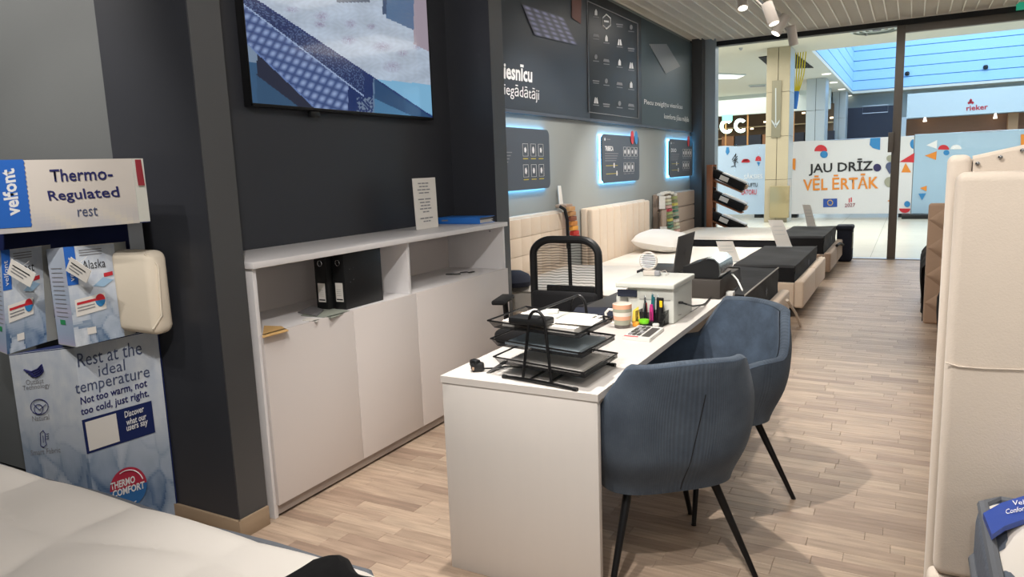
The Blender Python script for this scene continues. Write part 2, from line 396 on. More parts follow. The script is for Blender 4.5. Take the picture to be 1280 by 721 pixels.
# ================================================================== STRUCTURE
fl = MB().bb(-5.2, 3.4, -1.2, YS+.12, -.1, -.009).build('floor', M['black_edge'], kind='structure')
def floor_strips():
    SW, gap = .068, .0009
    rows = int((YS+.1-1.0)/SW); allp = []
    for r in range(rows):
        y0 = 1.0+r*SW; x = -3.5-random.random()*.4
        while x < 3.3:
            L_ = random.choice((.28, .34, .42, .5)); allp.append((x, y0, L_)); x += L_
    def px(x, y):
        d = Vector((x, y, -CAMZ)); w = d.dot(fwd); return 640+d.dot(R2)/w*F, 360.5+d.dot(D2)/w*F
    sc = []
    for i, (x, y, L_) in enumerate(allp):
        u, v = px(x+L_/2, y+SW/2)
        vis = 0 < u < 1280 and v < 721
        if vis:
            if x+L_/2 < XL and y > 1.9: vis = False
            if -1.5 < x+L_/2 < -.86 and 2.1 < y < 4.6: vis = False
            if x+L_/2 > .12 or (v > 470 and 565 < u < 752): vis = False
            if y < 1.25+.3 and x+L_/2 < -1.2: vis = False
            if y > 4.6 and x+L_/2 < -.9: vis = False
        if vis: sc.append((L_/y**3, i))
    sc.sort(reverse=True); ind = {i for _, i in sc[:300]}
    meshes = {}
    def tile(b, x, y, L_, dz):
        x0, x1, y0, y1 = x+gap/2, x+L_-gap/2, y+gap/2, y+SW-gap/2; e = .0008
        lo = [b.verts.new(p) for p in ((x0, y0, -.008), (x1, y0, -.008), (x1, y1, -.008), (x0, y1, -.008))]
        md = [b.verts.new(p) for p in ((x0, y0, dz-e), (x1, y0, dz-e), (x1, y1, dz-e), (x0, y1, dz-e))]
        hi = [b.verts.new(p) for p in ((x0+e, y0+e, dz), (x1-e, y0+e, dz), (x1-e, y1-e, dz), (x0+e, y1-e, dz))]
        fs = [b.faces.new(hi)]
        for i in range(4):
            j = (i+1) % 4; fs.append(b.faces.new((lo[i], lo[j], md[j], md[i]))); fs.append(b.faces.new((md[i], md[j], hi[j], hi[i])))
        return fs
    for L_ in (.28, .34, .42, .5):
        b = bmesh.new(); tile(b, 0, 0, L_, 0); me = bpy.data.meshes.new('plank'); b.to_mesh(me); b.free(); me.materials.append(PLANK_O); meshes[L_] = me
    b = bmesh.new(); tone = b.faces.layers.float.new('tone')
    for i, (x, y, L_) in enumerate(allp):
        if i in ind:
            o = bpy.data.objects.new('plank', meshes[L_]); COL.objects.link(o); o.parent = fl
            o.location = Vector((x, y, 0))-fl.location
        else:
            t_ = random.random()
            for f in tile(b, x, y, L_, 0): f[tone] = t_
    me = bpy.data.meshes.new('floor_planks'); b.to_mesh(me); b.free(); me.materials.append(PLANK_A)
    o = bpy.data.objects.new('floor_planks', me); COL.objects.link(o); o.parent = fl; o.location = -fl.location; o['kind'] = 'stuff'
floor_strips()

# left wall: side panel near the camera, recess behind the cabinet, bed wall
xe = P(118, 0, y=1.93).x
MB().bb(-5.2, xe+.02, 1.965, 2.08, 0, 3.6).build('wall_side', M['side'], kind='structure')
MB().bb(-5.3, -5.2, -1.3, 2.08, 0, 3.6).build('wall_corner', M['side'], kind='structure')
MB().bb(-3.9, XR, 2.082, 4.56, 0, 3.6).build('wall_recess', M['dark'], kind='structure')
MB().bb(-3.9, XW, 4.56, YS+.1, 0, 3.6).build('wall_left', M['grey'], kind='structure')
c1 = MB().bb(xe, -2.41, 1.93, 2.08, 0, 3.6).build('wall_pier', M['dark2'], kind='structure')
MB().bb(xe, -2.412, 1.926, 1.9295, 0, 3.6).build('pier_shade_face', M['dark'], c1)  # darker skin puts the shade of this unlit face into its colour
pil = MB().bb(XR-.02, -2.52, 4.385, 4.56, 0, 3.6).build('wall_pilaster', M['dark2'], kind='structure')
MB().bb(XR-.01, -2.521, 4.382, 4.3848, 0, 3.6).build('pilaster_shade_face', M['dark'], pil)  # near side's shade painted on as a darker skin
sk = MB().bb(-2.85, -2.395, 1.912, 1.925, 0, .085, .002)
sk.bb(-2.409, -2.396, 1.914, 2.075, 0, .085, .002); sk.build('baseboard_left', M['skirting'], kind='structure')
# end column beside the storefront
MB().bb(XW, -2.93, YS-.28, YS+.15, 0, 3.6).build('wall_end_column', M['dark2'], kind='structure')
MB().bb(-2.93, -2.77, YS-.1, YS+.12, 0, 3.6).build('trim_1', mat('blue_lit_trim', '98A4AC', .5), kind='structure')  # lightened colour stands in for the bluish light on this face
# right and rear walls, out of the frame, that close the shop
MB().bb(3.3, 3.4, -1.2, YS+.12, 0, 3.6).build('wall_right', M['grey'], kind='structure')
MB().bb(-5.2, 3.4, -1.3, -1.2, 0, 3.6).build('wall_rear', M['grey'], kind='structure')
# open cell ceiling
ce = MB().bb(-5.3, 3.4, -1.3, YS+.2, 3.62, 3.7).build('ceiling', M['plenum'], kind='structure')
g = MB()
def thinbox(g, x0, x1, y0, y1, z0, z1): g.bb(x0, x1, y0, y1, z0, z1)
x = XW+.02
while x < 3.3: thinbox(g, x-.007, x+.007, 1.0, YS-.05, ZC-.016, ZC+.05); x += .15
gb = g.build('grid_bars', M['ceil'], ce, kind='stuff', smooth=False)
g = MB()
y = 1.0
while y < YS-.05: thinbox(g, XW, 3.3, y-.004, y+.004, ZC-.002, ZC+.04); y += .06
g.build('grid_cells', M['ceil'], ce, kind='stuff', smooth=False)
g = MB().bb(XW, 3.3, YS-.06, YS-.045, ZC-.03, ZC+.06); g.build('grid_edge', M['ceil'], ce)
# storefront: beam, mullion, threshold, panes
MB().bb(-2.77, 3.3, YS-.03, YS+.12, ZC-.10, 3.62).build('trim_2', M['beam'], kind='structure')
mx = P(1121, 160, y=YS).x
w1 = MB().bb(mx-.055, mx+.055, YS-.01, YS+.1, 0, ZC-.06, .004).build('window_1', M['mullion'], kind='structure')
MB().bb(-2.77, mx-.055, YS+.04, YS+.05, .01, ZC-.06).build('pane', GLASS, w1)
MB().bb(mx+.055, 3.3, YS+.04, YS+.05, .01, ZC-.2).build('pane', GLASS, w1)
MB().bb(mx+.055, 3.3, YS-.01, YS+.1, ZC-.2, ZC-.06, .004).build('transom', M['mullion'], w1)
MB().bb(-2.77, 3.3, YS-.02, YS+.12, 0, .012).build('trim_3', M['steel'], kind='structure')
hx = P(1114, 178, y=YS)
MB().bb(hx.x-.04, hx.x+.03, YS-.05, YS-.011, hx.z-.14, hx.z+.14, .006).build('lock_case', M['mullion'], w1)

# ================================================================== MALL
MZ = 4.2
mf = MB().bb(-14, 12, YS+.12, 36, -.1, -.003).build('mall_floor', M['seam'], kind='structure')
b = MB()
yy = YS+.13
while yy < 35.5:
    xx = -14
    while xx < 12:
        b.poly([(xx, yy, 0), (xx+.895, yy, 0), (xx+.895, yy+.895, 0), (xx, yy+.895, 0)]); xx += .9
    yy += .9
b.build('floor_tiles', M['mfloor'], mf, kind='stuff', smooth=False)
SX0, SY0, SY1 = -2.35, 20.3, 34.6
mc = MB()
mc.bb(-14, SX0, YS+.15, 36, MZ, MZ+.1); mc.bb(SX0, 12, YS+.15, SY0, MZ, MZ+.1); mc.bb(SX0, 12, SY1, 36, MZ, MZ+.1)
mc = mc.build('mall_ceiling', M['mceil'], kind='structure')
# front soffit over the shop line, hiding the void above
MB().bb(-14, 12, YS+.12, YS+.16, ZC+.05, 4.3).build('trim_4', M['mwhite'], kind='structure')
sw = MB(); rows = 14; hh = .40
for r in range(rows):
    z0 = MZ+.1+r*hh; ins = .0
    sw.bb(SX0-.06, 12, SY1, SY1+.06, z0+.03, z0+hh); sw.bb(SX0-.06, SX0, SY0, SY1, z0+.03, z0+hh); sw.bb(SX0-.06, 12, SY0-.06, SY0, z0+.03, z0+hh)
sw = sw.build('wall_skylight_well', M['skypan'], kind='structure')  # blue daylight on white panels is put into the panel colour
jw = MB(); jw.bb(SX0-.1, 12, SY1+.03, SY1+.1, MZ+.1, 10); jw.bb(SX0-.1, SX0-.03, SY0, SY1, MZ+.1, 10); jw.bb(SX0-.1, 12, SY0-.1, SY0-.03, MZ+.1, 10); jw.build('well_joint_backing', M['blue2'], sw)
MB().bb(SX0-.1, 12, SY0-.1, SY1+.1, 10.0, 10.1).build('skylight_glazing', mat('sky_diffuser', 'FFFFFF', emit='9CCBF5', estr=.8), sw)
for (u, v) in ((1134, 92), (1232, 84)):
    q = P(u, v, y=SY1-.05)
    tag(MB().lathe([(.0, -.09), (.07, -.07), (.09, 0), (.07, .07), (0, .09)], q).build('dome_camera', M['black']), 'small black dome on the blue skylight wall, %s one' % ('left' if u < 1200 else 'right'), 'camera', 'domes on the skylight wall')
# far end wall and shop fronts
MB().bb(-14, 12, 35.6, 35.8, 0, 4.3).build('wall_mall_far', M['mwhite'], kind='structure')
MB().bb(-14.2, -14, YS+.1, 36, 0, 4.3).build('wall_mall_left', M['mwhite'], kind='structure')
MB().bb(12, 12.1, YS+.1, 36, 0, 4.3).build('wall_mall_right', M['mwhite'], kind='structure')
# fascia with the red shop name
YF = 34.3
a, b2 = P(1133, 150, y=YF), P(1275, 120, y=YF)
fz0, fz1 = P(1180, 145, y=YF).z, P(1180, 127, y=YF).z
sh = thing('shop_front', 'white shop front with a red shop name over a brown wooden interior', 'shop front', (3.5, YF, 0))
MB().bb(a.x, 9.5, YF, YF+.2, fz0, fz1+.4).build('fascia', M['mwhite'], sh)
MB().bb(a.x, 9.5, YF+.9, YF+1.0, 0, fz0).build('back_panel', M['wood'], sh)
MB().bb(a.x-.35, a.x, YF-.1, YF+.3, 0, fz0+.05).build('side_pier', M['silver'], sh)
MB().bb(P(1262, 150, y=YF).x, P(1275, 150, y=YF).x, YF+.5, YF+.85, 0, fz0).build('wood_pillar', mat('light_brown_wood', 'B98A62', .6), sh)
q = lambda u, v: P(u, v, y=YF-.01)
text('lettering', 'rieker', q(1208, 138.5), q(1235, 136.5), q(1207.8, 132), M['red'], sh, bold=.02)
for dx, dy in ((0, 0), (-2.2, 1.0), (2.2, .8), (0, -2.2)):
    c = q(1213.5+dx, 128+dy-.5); s_ = .055
    shape('emblem_leaf', [c+Vector((-s_, 0, 0)), c+Vector((0, 0, -s_*1.2)), c+Vector((s_, 0, 0)), c+Vector((0, 0, s_*1.2))], M['red'], sh)
for (u, v) in ((1156, 152), (1244, 148)):
    c = P(u, v, y=YF+.6)
    MB().cyl(c+Vector((0, 0, .2)), c, .03, .07).build('spot_lamp', M['glow'], sh)
# dark shop panel
ds = thing('shop_front', 'dark blue-black shuttered shop front under the blue skylight', 'shop front', (-1.6, YF, 0))
z0, z1 = 0, P(1080, 134, y=YF).z
x0, x1 = P(1058, 150, y=YF).x, a.x-.36
MB().bb(x0, x1, YF, YF+.1, z0, z1).build('panel', M['shopdark'], ds)
MB().bb(x0-.3, x0, YF-.1, YF+.2, 0, z1+.1).build('side_frame', M['silver'], ds)
fr = MB(); p0, p1 = P(1078, 142, y=YF-.4), P(1110, 134, y=YF-.4)
fr.tube([(p0.x, YF-.4, p0.z), (p1.x, YF-.4, p0.z), (p1.x, YF-.4, p1.z+.1), (p0.x, YF-.4, p1.z+.1)], .015, 5, True); fr.build('hanging_frame', M['steel'], ds)
# left shop with neon letters
YC = 31.0
cs = thing('shop_front', 'open shop with glowing white letters and brown shelving beyond the glass', 'shop front', (-6.5, YC, 0))
zt, zb = P(930, 143, y=YC).z, P(930, 187, y=YC).z
xl, xr = P(893, 150, y=YC).x, P(1037, 150, y=YC).x
MB().bb(xl-2, xr, YC+1.6, YC+1.7, 0, zt+.3).build('back_wall', M['shopwall'], cs)
MB().bb(xl-2, xr, YC, YC+.3, zt, MZ).build('bulkhead', M['mwhite'], cs)
for zf in (.36, .66):
    MB().bb(xl-2, xr, YC+1.2, YC+1.5, zb+(zt-zb)*zf, zb+(zt-zb)*zf+.04).build('shelf', mat('pale_shelf', 'CDB48C', .5), cs)
for k in range(8):
    xk = xl+(xr-xl)*(k+.3)/8
    MB().bb(xk, xk+.5, YC+.6, YC+1.0, 0, zb+(zt-zb)*.42).build('stock_unit', M['shopdark'] if k % 3 else M['wood'], cs)
for k in range(14):
    xk = xl+(xr-xl)*(k+.5)/14+random.uniform(-.15, .15)
    zz = zb+(zt-zb)*(random.choice((.62, .75, .93)) if k > 4 else .58)
    MB().bb(xk, xk+.12, YC+.5, YC+.55, zz, zz+.06).build('shop_lamp', M['shopglow'], cs)
for k in range(5):
    xk = xl+(xr-xl)*(k+.5)/5
    MB().bb(xk-.03, xk+.03, YC+.1, YC+.14, 0, zt).build('shelf_post', mat('wood_post', 'C08A55', .6), cs)
ns = thing('neon_sign', 'glowing mint white letters CC above the left banner', 'sign', P(916, 158, y=YC-.1))
q = lambda u, v: P(u, v, y=YC-.1)
def ringC(u, v, ru, rv):
    f = lambda rr, an: q(u+ru*rr*cos(an), v-rv*rr*sin(an))
    b = MB(); n = 18; o_ = [f(1, radians(42)+radians(276)*i/n) for i in range(n+1)]; i_ = [f(.52, radians(50)+radians(260)*i/n) for i in range(n+1)]
    dep = Vector((0, .08, 0))
    for k in range(n): b.prism([o_[k], o_[k+1], i_[k+1], i_[k]], dep)
    b.build('letter', M['neon'], ns)
ringC(908, 158, 8.3, 9); ringC(925.5, 157, 8.3, 9)
c = q(909, 147.5); MB().bb(c.x-.2, c.x+.2, YC-.12, YC-.04, c.z-.12, c.z+.12).build('accent', M['neon2'], ns)
# clad columns
def column(px0, px1, y, depth, m, label, arrow=False, sideM=None):
    x0 = P(px0, 150, y=y).x; x1 = P(px1, 150, y=y).x
    t = thing('mall_column', label, 'column', ((x0+x1)/2, y+depth/2, 0)); n = 4; w = (x1-x0)/2
    for i in range(2):
        for k in range(n):
            h = MZ/n
            MB().bb(x0+i*w+.006, x0+(i+1)*w-.006, y, y+.03, k*h+.004, (k+1)*h-.004, .003, 1).build('cladding_panel', m, t)
    for k in range(n):
        h = MZ/n
        MB().bb(x1-.03, x1, y+.036, y+depth, k*h+.004, (k+1)*h-.004, .003, 1).build('cladding_panel', sideM or m, t)
    MB().bb(x0+.01, x1-.032, y+.032, y+depth, 0, MZ-.002).build('core', M['seam'], t)
    return t, x0, x1
t1, x0, x1 = column(957, 986.5, 19.0, .75, M['gold'], 'champagne clad square column with a white downward arrow panel', sideM=M['silver'])
ap = P(964, 172, y=18.98); aq = P(977, 100, y=18.98)
pn = MB().bb(ap.x, aq.x, 18.96, 18.99, ap.z, aq.z).build('arrow_panel', mat('dark_champagne', '8C8570', .3, metal=.3), t1)
q = lambda u, v: P(u, v, y=18.955)
shape('arrow', [q(969, 158), q(970.3, 158), q(970.3, 110), q(969, 110)], M['silver'], pn)
for s_ in (-1, 1): shape('arrow', [q(969.5, 160), q(969.5+s_*5, 152), q(969.5+s_*5, 149.5), q(969.5, 156)][::s_], M['silver'], pn)
bxp = P(962, 272, y=18.9); bxq = P(987, 232, y=18.9)
MB().bb(bxp.x, bxq.x, 18.84, 18.99, .12, bxq.z, .01).build('base_guard', mat('acrylic_guard', 'A99B78', .2, metal=.4), t1)
t2, x0, x1 = column(1007, 1031, 27.0, 1.0, M['silver'], 'silver clad column just behind the champagne column')
t3, x0, x1 = column(1040, 1057, 33.0, 1.0, M['silver'], 'thin far silver column beside the dark shop front')
# ceiling opening with ropes
op = thing('ceiling_hatch', 'open dark ceiling hatch beside the champagne column', 'hatch', (-2.3, 19.9, MZ))
ho = [P(948, 72, z=MZ-.02), P(992, 66, z=MZ-.02), P(1017, 85, z=MZ-.02), P(965, 86.5, z=MZ-.02)]
MB().prism(ho[:4], (0, 0, .015)).build('opening', M['black_edge'], op)
rp = thing('rope_bundle', 'yellow ropes with a blue end hanging from the ceiling hatch', 'rope', P(996, 80, y=20.2))
for k in range(6):
    p0 = P(991+k*3.2, 74+k*1.5, y=20.2); p0.z = MZ-.015; p1 = P(994+k*.8, 116, y=20.2)
    MB().tube([p0, (p0+p1)/2+Vector((.02*(k-3), 0, -.05)), p1], .015, 6).build('yellow_rope', M['yellow'], rp)
MB().tube([P(996, 114, y=20.2), P(995, 124, y=20.2), P(993, 136, y=20.2)], .06, 8).build('blue_end', M['bluerope'], rp)
# mall ceiling lamps / vents
def ceil_quad(px, name, m, label, cat, group=None):
    pts = [P(u, v, z=MZ-.03) for u, v in px]
    t = thing(name, label, cat, sum(pts, Vector())/4, 0, group)
    MB().prism(pts, (0, 0, .025)).build('diffuser' if 'lamp' in name else 'grille', m, t)
    e = MB(); e.tube([p+Vector((0, 0, .01)) for p in pts], .02, 4, True); e.build('frame', M['mwhite'], t); return t
lampm = mat('mall_lamp_diffuser', 'FFFFFF', emit='FFFBEA', estr=1.6)
ceil_quad([(1187, 29), (1240, 29), (1275, 15), (1222, 17)], 'ceiling_lamp', lampm, 'large glowing square ceiling lamp at the top right beyond the glass', 'lamp')
ceil_quad([(898, 99), (921, 98.5), (932, 94), (898, 92.5)], 'ceiling_lamp', lampm, 'glowing ceiling lamp left of the champagne column', 'lamp')
ceil_quad([(1001, 130), (1009, 130), (1009, 126), (1000, 127)], 'ceiling_lamp', lampm, 'small glowing ceiling lamp between the two nearest columns', 'lamp')
ceil_quad([(938, 109), (957, 108), (957, 106), (936, 107.5)], 'ceiling_vent', M['gink'], 'flat grey ceiling vent just left of the champagne column', 'vent')
pc = P(1096, 36, z=MZ)
vn = thing('ceiling_vent', 'round white ceiling vent right of the track spotlights', 'vent', pc)
for k in range(4): MB().lathe([(.1+k*.12, -.02-.01*k), (.16+k*.12, -.03), (.16+k*.12, -.0)], (pc.x, pc.y, MZ), 28).build('vent_ring', M['mwhite'], vn)
MB().cyl((pc.x, pc.y, MZ-.04), (pc.x, pc.y, MZ), .08).build('hub', M['gink'], vn)
for i, (u, v) in enumerate(((1033, 93), (1042, 103.5), (1052, 112), (1055, 117), (1061, 120))):
    c = P(u, v, z=MZ-.02)
    tag(MB().cyl(c, c+Vector((0, 0, .02)), .13-.0*i, None, 14).build('downlight', lampm), 'round downlight left of the skylight, '+['nearest and highest', 'second from the nearest', 'third from the nearest', 'fourth from the nearest', 'farthest and lowest'][i], 'lamp', 'downlights by the skylight')
for (u, v, o_) in ((926, 63, 0), (1083, 45, 0)):
    c = P(u, v, z=MZ-.06); tag(MB().cyl(c, c+Vector((0, 0, .06)), .02, .05).build('sprinkler', M['steel']), 'tiny ceiling sprinkler %s' % ('above the left ceiling lamp' if u < 1000 else 'below the round ceiling vent'), 'sprinkler')
# banners
YB = 20.5
def banner(px0, px1, pt0, pt1, pbot, m, label):
    x0 = P(px0, pt0, y=YB).x; x1 = P(px1, pt1, y=YB).x; z1 = (P(px0, pt0, y=YB).z+P(px1, pt1, y=YB).z)/2; z0 = .1
    t = thing('fence_banner', label, 'banner', ((x0+x1)/2, YB, 0))
    b = MB()
    V = b.grid(lambda s, r: Vector((x0+(x1-x0)*s, YB+.006*sin(s*9+r*3)+.003*sin(s*23+1), z0+(z1-z0)*r+.015*sin(s*pi*3)*r)), 40, 10)
    b.build('cloth', m, t)
    p = MB(); p.tube([(x0, YB+.04, 0), (x0, YB+.04, z1), (x1, YB+.04, z1), (x1, YB+.04, 0)], .018, 6); p.build('fence_frame', M['steel'], t)
    for xx in (x0+.15, x1-.15): MB().bb(xx-.12, xx+.12, YB+.05, YB+.35, 0, .1, .01).build('foot', M['black'], t)
    return t
bw = banner(985, 1143, 180, 168, 268, M['ban1'], 'white fence banner with black and orange Latvian lettering')
bb_ = banner(1144, 1330, 168, 160, 268, M['ban2'], 'light blue fence banner with small geometric shapes at right')
bl_ = banner(893, 957, 183, 181, 265, M['ban3'], 'pale blue-grey fence banner left of the champagne column')
YQ = YB-.013
q = lambda u, v: P(u, v, y=YQ)
def T(s, x0, yb0, x1, yb1, h, m, par, bold=0.0, fn=None):
    fn = fn or q; k = (yb1-yb0)/(x1-x0)
    return text('lettering', s, fn(x0, yb0), fn(x1, yb1), fn(x0, yb0-h), m, par, bold=bold)
T('JAU DRĪZ', 1011, 220, 1091, 216.5, 18.5, M['kink'], bw, .02)
T('VĒL ĒRTĀK', 1004, 238.5, 1098, 235.5, 18.5, M['orange'], bw, .02)
c = lambda u, v, ru, rv, a0=0, a1=2*pi, fn=None: [(fn or q)(u+ru*cos(a0+(a1-a0)*i/20), v-rv*sin(a0+(a1-a0)*i/20)) for i in range(21 if a1-a0 < 6.2 else 20)]
def S(pts, m, par, off=0.0): return shape('printed_shape', [p+Vector((0, -off, 0)) for p in pts], m, par)
S(c(1026, 189, 8, 8, 0, pi), M['red'], bw); S(c(1030, 193, 4.8, 4.5), M['blue2'], bw, .002)
S([q(1088, 172.5), q(1087, 181), q(1091, 185), q(1100, 187.5), q(1100.5, 172)], M['blue2'], bw)
S(c(1096.5, 209.5, 5, 4.8), mat('violet_navy', '2E2A58', .6), bw)
S([q(985.5, 199), q(985.5, 208), q(994, 213), q(994.5, 198)], M['orange'], bw)
S(c(1113, 198, 5, 4.2), M['olive'], bw); S(c(1113, 208, 6, 5.5), M['ink2'], bw, .002); S([q(1107, 209), q(1112, 218), q(1117, 209)], M['ink2'], bw); S(c(1112.5, 227.5, 7, 6.5), M['olive'], bw)
S([q(1029, 259), q(1046.5, 258.5), q(1046.5, 248), q(1029, 248.5)], mat('eu_blue', '2C4FA0', .6), bw)
for k in range(12):
    a_ = 2*pi*k/12; S(c(1037.7+3.2*cos(a_), 253.3+3.2*sin(a_), .6, .6), M['yel'], bw, .003)
T('2027', 1056, 259, 1069, 258.2, 4.5, mat('wine_ink', '8A2F45', .6), bw, .01)
S([q(1061, 253), q(1062.2, 253), q(1062.2, 247.5), q(1061, 248)], M['red'], bw); S([q(1063.4, 252.5), q(1064.8, 252.5), q(1064.8, 246.5), q(1063.4, 247)], M['red'], bw)
S([q(985, 270), q(988, 270), q(988, 248), q(985, 248)], M['red'], bw)
S([q(1124, 202.5), q(1142.5, 203), q(1143, 191)], M['red'], bw); S([q(1126.5, 215.5), q(1139, 215.5), q(1132, 203.5)], M['orange'], bw, .002)
S(c(1142, 180, 4.5, 6, pi/2, 3*pi/2), M['blue2'], bw)
S([q(1109, 251), q(1119, 255), q(1119, 247)], M['orange'], bw)
S(c(1131, 260.5, 7, 5.5, pi, 2*pi), M['red'], bw); S(c(1134, 255, 3.8, 3.8), M['blue2'], bw, .002)
S([q(1158, 181.5), q(1171, 186), q(1171.5, 175)], M['wink'], bb_); S(c(1179.5, 187, 7, 6, 0, pi), M['red'], bb_); S(c(1195, 186.5, 7, 5.5, 0, pi), M['wink'], bb_)
S(c(1183, 190.8, 3.8, 3.3), M['blue2'], bb_, .002); S([q(1156, 194.5), q(1170, 200), q(1171, 189)], M['orange'], bb_)
S([q(1150, 235), q(1158, 239), q(1158.5, 232)], M['orange'], bb_); S([q(1148, 242), q(1152.5, 250), q(1157.5, 241.5)], M['blue2'], bb_)
S([q(1276, 193), q(1284, 193), q(1284, 167), q(1276, 168)], M['orange'], bb_)
S(c(931.5, 203, 4.8, 4.5, 0, pi), M['red'], bl_); S(c(933, 202.5, 4.5, 4, 0, pi), M['red'], bl_)
S([q(944, 201), q(951.5, 201), q(951, 196.5), q(948, 194.5), q(945, 196.5)], M['red'], bl_); S([q(946, 202.5), q(950, 202.5), q(948.5, 208)], M['blue2'], bl_)
S([q(907, 190), q(909, 194), q(912, 190), q(911, 184), q(908, 184)], M['blue2'], bl_)
T('SĀKSIES', 930, 224, 953, 223, 7, M['wink'], bl_, .01); T('GĪT LIFTU', 925, 234, 947, 233.5, 6.5, M['kink'], bl_, .01); T('LATORU', 927, 243.5, 946, 243, 6.5, M['red'], bl_, .01)
pl_ = MB()
for k in range(6): pl_.tube([q(916+2.4*k*cos(k*2)*.5+3, 196+k*2.5), q(920+2*sin(k), 192+k*3), q(915+k, 200+k*1.8)], .012, 4)
pl_.build('line_drawing', M['kink'], bl_)
tag(MB().bb(P(1127, 270, y=YB-.3).x, P(1165, 270, y=YB-.3).x, YB-.5, YB-.1, 0, .1, .01).build('fence_weight', M['black']), 'flat black fence weight on the mall floor beside the glass mullion', 'weight')
# exit sign on the beam at the upper right
p = P(1276, 4, y=YS-.05)
es = thing('exit_sign', 'green lit exit sign under the ceiling at the far top right', 'sign', (p.x, p.y, p.z-.1))
MB().bb(p.x-.05, p.x+.32, YS-.12, YS-.07, p.z-.09, p.z+.1, .004).build('housing', M['green2'], es)

# ================================================================== BED WALL
# poster band
YP0, YP1, ZP0, ZP1 = 4.57, 11.64, 2.02, 3.34
pt = thing('wall_poster', 'long dark advertising poster with white lettering above the beds', 'poster', (XW+.02, 8.1, ZP0))
qp = lambda u, v: P(u, v, x=XW+.045)
for (ya, yb_, m) in ((YP0, 7.47, 'poster'), (7.475, 9.2, 'posterm'), (9.205, YP1, 'posterr')):
    MB().bb(XW+.001, XW+.04, ya, yb_, ZP0, ZP1, .003).build('poster_panel', M[m], pt)
MB().bb(XW+.001, XW+.045, YP0, YP1, ZP0-.03, ZP0-.001).build('bottom_rail', M['panel'], pt)
T('iesnīcu', 629.5, 98.5, 665, 103.5, 22, M['wink'], pt, .03, qp)
T('piegādātāji', 624, 121.5, 673.5, 129, 19.5, M['wink'], pt, 0, qp)
T('Piecu zvaigžņu viesnīcas', 805, 132, 853, 138, 8.5, M['wink'], pt, .012, qp)
T('komforts jūsu mājās', 830, 150, 861, 154, 8.5, M['wink'], pt, .012, qp)
fr = MB(); fr.tube([qp(734, 1), qp(797, 29.5), qp(798, 148), qp(735.5, 140)], .006, 4, True); fr.build('outline', M['gink'], pt)
# hotel logos: four by five small generic marks
lx = [745, 758, 774.5, 789]
for r in range(5):
    for k in range(4):
        u = lx[k]; top = (11+r*27.5)+k*(6.0-r*1.1)
        v = top+8
        kind = (r*4+k) % 5
        if (r, k) == (0, 1):
            o_ = [qp(u+5.6*cos(a_), v+2+9*sin(a_)) for a_ in [pi/6+pi/3*i for i in range(6)]]
            MB().tube(o_, .008, 4, True).build('logo_mark', M['wink'], pt); shape('logo_line', [qp(u-3, v+2.5), qp(u+3, v+3.3), qp(u+3, v+1), qp(u-3, v+.2)], M['wink'], pt); continue
        m = M['wink'] if kind in (0, 1) else M['gink']
        if kind == 0: shape('logo_mark', [qp(u-1.7, v), qp(u+1.7, v+.3), qp(u+1.5, v-5), qp(u, v-8), qp(u-1.5, v-5)], m, pt)
        elif kind == 1: shape('logo_mark', [qp(u-2.6, v), qp(u-.3, v+.2), qp(u-.3, v-7), qp(u-1.2, v-7.5)], m, pt); shape('logo_mark', [qp(u+.3, v+.2), qp(u+3, v+.5), qp(u+1.4, v-7.5), qp(u+.3, v-6)], m, pt)
        elif kind == 2: shape('logo_mark', [qp(u-4.2, v), qp(u+4.2, v+.9), qp(u+4.2, v-.6), qp(u-4.2, v-1.6)], m, pt)
        elif kind == 3: shape('logo_mark', circ(lambda a_, b_: qp(a_, b_), u, v-3, 1.8, 3.2, n=10), m, pt)
        else: shape('logo_mark', [qp(u-4, v-1), qp(u+4, v), qp(u+3, v-3.4), qp(u-3, v-4.4)], m, pt)
        shape('logo_line', [qp(u-3.6, v+2.5), qp(u+3.8, v+3.3), qp(u+3.8, v+2.2), qp(u-3.6, v+1.4)], M['gink'], pt)
def quilt(s, t):
    f = abs(sin(s*pi*6))*abs(sin(t*pi*5)); g_ = .30+.40*f
    return lin((g_*.95, g_*.98, g_*1.25))
A, B_, C_, D_ = qp(652, 5), qp(668, 44), qp(722, 57), qp(704, 22)
b = MB(); b.grid(lambda s, t: A*(1-s)*(1-t)+B_*s*(1-t)+C_*s*t+D_*(1-s)*t+Vector((.003, 0, 0)), 30, 30, quilt); b.build('mattress_picture', PRINT, pt, smooth=False)
A, B_, C_, D_ = qp(811, 55), qp(832, 92), qp(850, 83), qp(833, 55)
b = MB(); b.grid(lambda s, t: A*(1-s)*(1-t)+B_*s*(1-t)+C_*s*t+D_*(1-s)*t+Vector((.003, 0, 0)), 20, 20, lambda s, t: lin([.50+.06*sin(s*60)*sin(t*60)]*3)); b.build('mattress_picture', PRINT, pt, smooth=False)
b = MB(); b.prism([qp(715, 0)+Vector((0, 0, .1)), qp(714.5, 22), qp(726, 30), qp(727, 3)+Vector((0, 0, .1))], (.002, 0, 0)); b.build('copper_label', mat('copper_print', '7A4B40', .6), pt)

